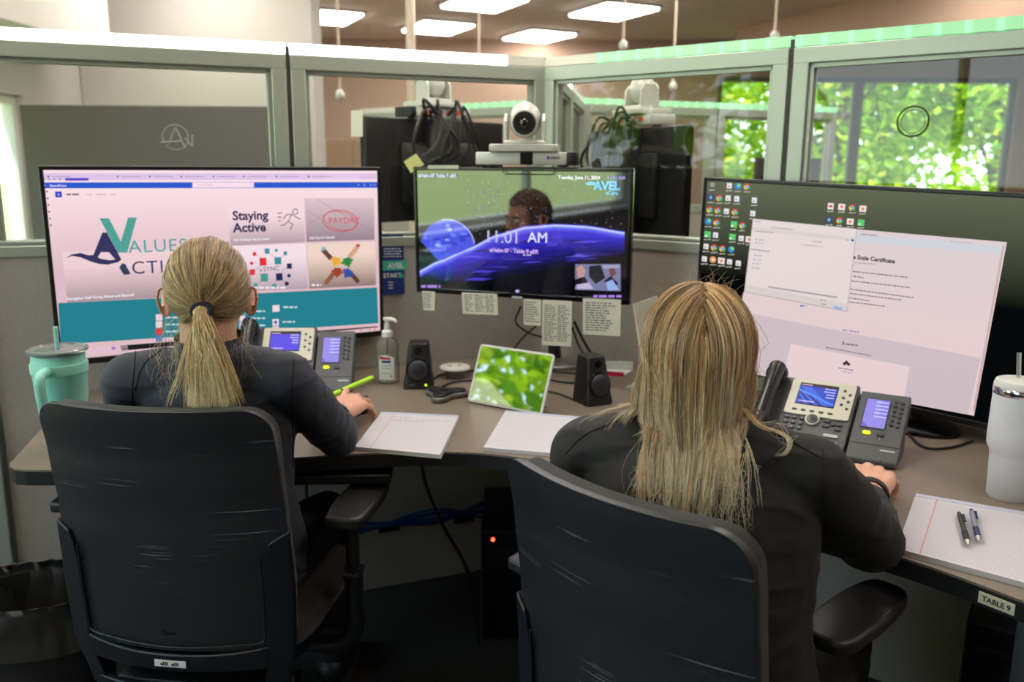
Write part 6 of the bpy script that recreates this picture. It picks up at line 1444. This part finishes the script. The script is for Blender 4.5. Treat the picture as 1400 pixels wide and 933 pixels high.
# ------------------------------------------------------------------ person with the ponytail
P1 = dict(label='person with a long blond ponytail in a navy black jacket, holding a green highlighter', pelvis=(-.600, 1.690, .57), waist=(-.597, 1.660, .72), chest=(-.590, 1.640, .87), upper=(-.588, 1.625, .955), neck=(-.586, 1.610, 1.030), yaw=R(-5), shyaw=R(-3), build=1.0,
    head=((-.590, 1.645, 1.135), R(14), R(-6), R(1)), armL=((-.735, 1.600, .965), (-.80, 1.76, .815), (-.70, 1.97, .792)), armR=((-.440, 1.605, .972), (-.376, 1.765, .806), (-.412, 1.925, .797)),
    handL=((-.70, 1.97, .792), (.35, .93, -.05), (0, 0, 1), -1, (.3, .3, .3, .35), .1), handR=((-.410, 1.936, .806), (.26, .96, .06), (.14, .05, 1), 1, (.42, .40, .42, .52), .20, (.75, .3), 1.13, (.45, .12, .08, .05)),
    knee=((-.72, 2.03), (-.47, 2.05)), ankle=((-.72, 2.02), (-.48, 2.10)), cloth=m_jk[0], seed=3.1, sleeve=.047,
    seams=[[(186, 468, 1.6), (184, 500, 1.6), (181, 530, 1.6), (180, 560, 1.6)], [(268, 452, 1.6), (222, 478, 1.6), (196, 500, 1.6), (184, 535, 1.6)], [(402, 492, 1.6), (399, 540, 1.6), (400, 600, 1.6), (401, 640, 1.6)]])
p1, H1, bb1, bj1, tips1, hx1, hy1 = person(P1)
P2 = dict(label='person with long loose blond hair in a black jacket, hand beside the near telephone', pelvis=(.285, 1.195, .57), waist=(.290, 1.215, .71), chest=(.292, 1.245, .84), upper=(.290, 1.262, .915), neck=(.286, 1.268, .985), yaw=R(-30), shyaw=R(-14), build=1.16,
    head=((.288, 1.290, 1.098), R(-12), R(-10), R(0)), armL=((.128, 1.335, .915), (.13, 1.52, .80), (.33, 1.68, .790)), armR=((.445, 1.230, .925), (.572, 1.275, .797), (.650, 1.465, .795)),
    handL=((.33, 1.68, .790), (.8, .6, -.05), (0, 0, 1), -1, (.3, .3, .3, .35), .1), handR=((.655, 1.472, .803), (.42, .90, .06), (.05, .05, 1), 1, (.60, .62, .62, .62), .30, (.7, .5), 1.13, (-.1, .1, .05, 0)),
    knee=((.44, 1.60), (.62, 1.47)), ankle=((.46, 1.62), (.66, 1.55)), cloth=m_jk[1], seed=8.7, ear=.25, sleeve=.053,
    seams=[[(772, 622, 1.33), (800, 595, 1.33), (850, 575, 1.3), (900, 566, 1.25)], [(1125, 615, 1.25), (1126, 680, 1.22), (1130, 740, 1.2), (1132, 780, 1.2)], [(1020, 570, 1.2), (1075, 600, 1.2), (1120, 625, 1.22)]])
p2, H2, bb2, bj2, tips2, hx2, hy2 = person(P2)

# ---- hair, ponytail
rnd = random.Random(11)
GOLD = [((.42, .29, .14), (.78, .60, .32)), ((.54, .38, .19), (.88, .70, .40)), ((.32, .21, .10), (.62, .46, .23)), ((.66, .50, .27), (.96, .84, .56)), ((.24, .155, .08), (.48, .34, .18))]
cap(H1, p1, (.16, .105, .055), lambda p: not ((p.y > .045 and p.z < .055) or (p.z < -.048) or (p.z < -.004 and p.y > -.022)), 1.055)
tie_l = V((-.004, -.099, -.030)); tdir = edir(tie_l).normalized()
G = []
for i in range(460):
    # roots spread over the hairy part of the skull
    while True:
        d = V((rnd.gauss(0, 1), rnd.gauss(0, 1), rnd.gauss(0, 1))).normalized(); p = epos(d, 1.0)
        if not ((p.y > .05 and p.z < .06) or p.z < -.05 or (p.z < -.012 and p.y > -.028)): break
    ang = d.angle(tdir); ax = d.cross(tdir)
    if ang < .12 or ax.length < 1e-3: continue
    ax.normalize(); pts = []; lift = rnd.uniform(1.065, 1.105); n = 12
    for k in range(n):
        f = k/(n-1); dd = d.copy(); dd.rotate(M.Rotation(ang*f*.985, 3, ax)); kk = lift*(1-.02*f)+.006*math.sin(f*PI)
        pts.append(H1 @ epos(dd, kk))
    tw_ = H1 @ (tie_l+V((rnd.uniform(-.008, .008), -.004, rnd.uniform(-.006, .006)))); pts.append(tw_)
    top = max(0, (H1 @ epos(d, 1)).z-H1.translation.z)
    G.append((pts, rnd.choice((.45, .75, 1.0, 1.35))*(1.0 if pts[0].x < H1.translation.x+.03 else .85)))
st = children(G, 9, .0062, .0028, GOLD, .00042, rnd, wild=.012)
strands_mesh('swept_hair', st, p1)
def flow(p, v, n, step, grav, cols, zend, rnd, drag=.80, side=None):
    pts = [p.copy()]
    for i in range(n):
        v = (v*drag+V((0, 0, -1))*grav); v.normalize(); 
        if side: v = (v+side*(1-i/n)*.10).normalized()
        q_ = p+v*step; 
        for bv, dist in cols:
            q2, nn = pushout(q_, bv, dist)
            if nn is not None: q_ = q2
        v = (q_-p).normalized(); p = q_; pts.append(p.copy())
        if p.z < zend: break
    return pts
G = []
T0 = H1 @ (tie_l+V((0, -.010, -.002)))
for i in range(150):
    a = rnd.uniform(0, 2*PI); r_ = math.sqrt(rnd.random()); p = T0+(H1.to_3x3() @ V((1, 0, 0)))*math.cos(a)*r_*.011+V((0, 0, math.sin(a)*r_*.010)); sx = rnd.gauss(.0, .50)+(.02)
    v = (V((0, -1, 0))*.55+V((0, 0, -.6))+hx1*(sx*.30+.12)).normalized()
    pts = flow(p, v, 26, .0125, .30, [(bj1, .008+.022*rnd.random()), (bb1, .014)], .925+rnd.uniform(0, .03), rnd, .78, hx1*(sx*.75+.10))
    G.append((pts, rnd.choice((.8, 1.0, 1.2, 1.35))))
PALE = [((.66, .48, .24), (.88, .72, .44)), ((.78, .60, .33), (.95, .82, .54)), ((.50, .36, .18), (.72, .56, .32)), ((.88, .74, .48), (1.0, .92, .68)), ((.36, .24, .12), (.58, .42, .23))]
st = children(G, 24, .003, .012, PALE, .00045, rnd, wild=.035)
# loose wisps beside the neck
W = []
for i in range(20):
    s0 = rnd.choice((-1, -1, -1, 1)); p = H1 @ V((s0*rnd.uniform(.03, .07), -.05-rnd.random()*.04, -.055+rnd.uniform(-.01, .02))); v = (hx1*s0*rnd.uniform(.2, .9)+V((0, -.5, -.7))).normalized()
    W.append((flow(p, v, rnd.randint(10, 20), .011, .22, [(bj1, .004), (bb1, .004)], .94, rnd, .86), 1.1))
st += children(W, 3, .006, .022, PALE, .00022, rnd, wild=1.0, freq=1.3)
strands_mesh('ponytail', st, p1)
q = MB(); X = frame(T0+V((0, .004, .001)), hx1, V((0, .55, .83)), V((0, -.83, .55))); ringp = [X @ V((.0165*math.cos(2*PI*i/24), .0145*math.sin(2*PI*i/24), 0)) for i in range(24)]
q.tube(ringp, .0058, mat('hair_tie_navy', rgb(22, 26, 40), .85), 10, True); q.build('hair_tie', None, p1, world=True)

# ---- long loose hair
rnd = random.Random(23)
ASH = [((.60, .38, .18), (.92, .80, .58)), ((.72, .49, .25), (.95, .88, .72)), ((.50, .31, .15), (.80, .66, .46)), ((.76, .56, .32), (.96, .93, .84)), ((.36, .22, .11), (.60, .47, .31))]
cap(H2, p2, (.24, .14, .065), lambda p: not ((p.y > .05 and p.z < .05) or (p.z < -.055) or (p.z < -.03 and p.y > .01)), 1.085)
G = []
for i in range(820):
    while True:
        d = V((rnd.gauss(0, 1), rnd.gauss(0, 1), rnd.gauss(0, 1))).normalized() if i < 700 else V((rnd.gauss(0, .22), rnd.gauss(-.05, .3), 1)).normalized(); p = epos(d, 1.0)
        if not ((p.y > .055 and p.z < .05) or p.z < -.02 or (p.z < .0 and p.y > .03)): break
    lift = 1.10+rnd.uniform(0, .10); az = math.atan2(p.x, -p.y)          # 0 = back
    if az < -.6: ze = .988+rnd.uniform(-.014, .03)
    elif az > 1.3: ze = .95+rnd.uniform(-.02, .04)
    else: ze = .875+rnd.uniform(-.02, .11)+.04*abs(az)
    # run down the head along its surface, away from the parting
    cur = edir(p).normalized()
    if cur.z < -.2: continue
    pts = [H2 @ epos(cur, 1.08+(lift-1.08)*.3)]; k = 0
    sideways = math.copysign(1, p.x-.004)
    while cur.z > -.25 and k < 30:
        tg = V((sideways*.55*max(0, cur.z)+cur.x*.25, -.12*max(0, cur.z), -1)); tg = (tg-cur*tg.dot(cur))
        if tg.length < .05: tg = V((sideways, -.3, 0))
        cur = (cur+tg.normalized()*.15).normalized(); k += 1; kk = 1.08+(lift-1.08)*min(1, .3+k*.12); pts.append(H2 @ epos(cur, kk))
    v = (pts[-1]-pts[-2]).normalized() if len(pts) > 1 else V((0, 0, -1)); sd = hx2*(-.24 if az < -.6 else max(-1.3, min(1.0, -az*1.1))+.0)
    dj = .005+.012*rnd.random(); pts += flow(pts[-1], v, 40, .0125, .55, [(bb2, .006), (bj2, dj)], ze, rnd, .6, sd)[1:]
    if az > -.6:
        for k2, q3 in enumerate(pts):
            if q3.z < 1.02:
                f_ = min(1, (1.02-q3.z)/.13); la = (q3-V((.268, 1.17, 0))).dot(hx2); q3 = q3-hx2*la*.42*f_; q4, nn = pushout(q3, bj2, dj); pts[k2] = q4 if nn is not None else q3
    G.append((pts, rnd.choice((.5, .8, 1.0, 1.2, 1.45))))
st = children(G, 14, .0050, .0050, ASH, .00048, rnd, wild=.03)
# wispy ends spread on the back, one stray lock on the arm
W = []
for i in range(60):
    p = V((.285, 1.165, .985))+hx2*rnd.uniform(-.085, .055)+V((0, rnd.uniform(-.0, .02), rnd.uniform(-.03, .03))); v = (hx2*rnd.uniform(-.7, .5)+V((0, -.3, -.9))).normalized()
    W.append((flow(p, v, rnd.randint(10, 17), .011, .16, [(bj2, .003), (bb2, .004)], .86, rnd, .88), 1.25))
st += children(W, 5, .003, .012, [((.55, .42, .24), (.86, .80, .66)), ((.7, .6, .42), (.9, .86, .78))], .00028, rnd, wild=.5)
lock = spline([aty(1018, 560, 1.22), aty(1040, 582, 1.2), aty(1066, 592, 1.19), aty(1080, 604, 1.18), aty(1074, 620, 1.17), aty(1056, 625, 1.17)], 5)
lk = []
for p in lock: q2, nn = pushout(p, bj2, .003); lk.append(q2 if nn is not None else p)
st += children([(lk, 1.3)], 26, .004, .004, ASH, .0003, rnd, wild=.2)
# short flyaways on the crown
for i in range(70):
    d = V((rnd.gauss(0, .5), rnd.gauss(-.2, .6), 1)).normalized(); p = H2 @ epos(d, 1.15); v = (H2.to_3x3() @ d+V((rnd.gauss(0, .6), rnd.gauss(0, .6), 0))).normalized(); pts = []
    for k in range(8): pts.append(p.copy()); p = p+v*.0045; v = (v+V((0, 0, -.10))+V((rnd.gauss(0, .05), rnd.gauss(0, .05), 0))).normalized()
    st.append((pts, .00014, ((.6, .42, .2), (.8, .6, .36))))
strands_mesh('long_hair', st, p2)

# ---- green highlighter in the hand
m_hl = mat('highlighter_green', rgb(176, 232, 30), .35); 
pa, pb = aty(450, 544, 2.055), aty(508, 517, 2.19); pa.z = .805; pb.z = .818; pa = onz(450, 542, .806); pb = onz(508, 517, .822)
d = (pb-pa).normalized(); rot = d.to_track_quat('Y', 'Z'); t = thing('highlighter', 'bright green highlighter held under the index finger of the ponytailed person', 'highlighter', pa, 0); t.rotation_euler = rot.to_euler(); Lh = (pb-pa).length
q = MB(); q.rod((0, Lh*.30, 0), (0, Lh, 0), .0066, seg=16); q.sph((0, Lh, 0), .0066); q.build('barrel', m_hl, t)
q = MB(); q.rod((0, Lh*.24, 0), (0, Lh*.30, 0), .0058, seg=16); q.build('neck_band', m_blk, t)
q = MB(); q.rod((0, 0, 0), (0, Lh*.245, 0), .0062, seg=16, r2=.0068); q.sph((0, 0, 0), .0062); q.build('cap', m_hl, t)
# dark phone lying by the near telephone
p = onz(1136, 628, DZ); t = thing('mobile_phone', 'dark mobile phone lying before the near telephone, mostly behind the sleeve', 'mobile phone', (p.x-.02, p.y, DZ), R(-25))
b = MB(); b.prism(rrect(.072, .14, .012, 5), 0, .009, m_gblk); b.build('case', m_gblk, t, bev=.001)
b = MB(); b.tube([(x, y, .0085) for x, y in rrect(.071, .139, .012, 5)], .0012, m_silver, 6, True); b.build('rim', m_silver, t)
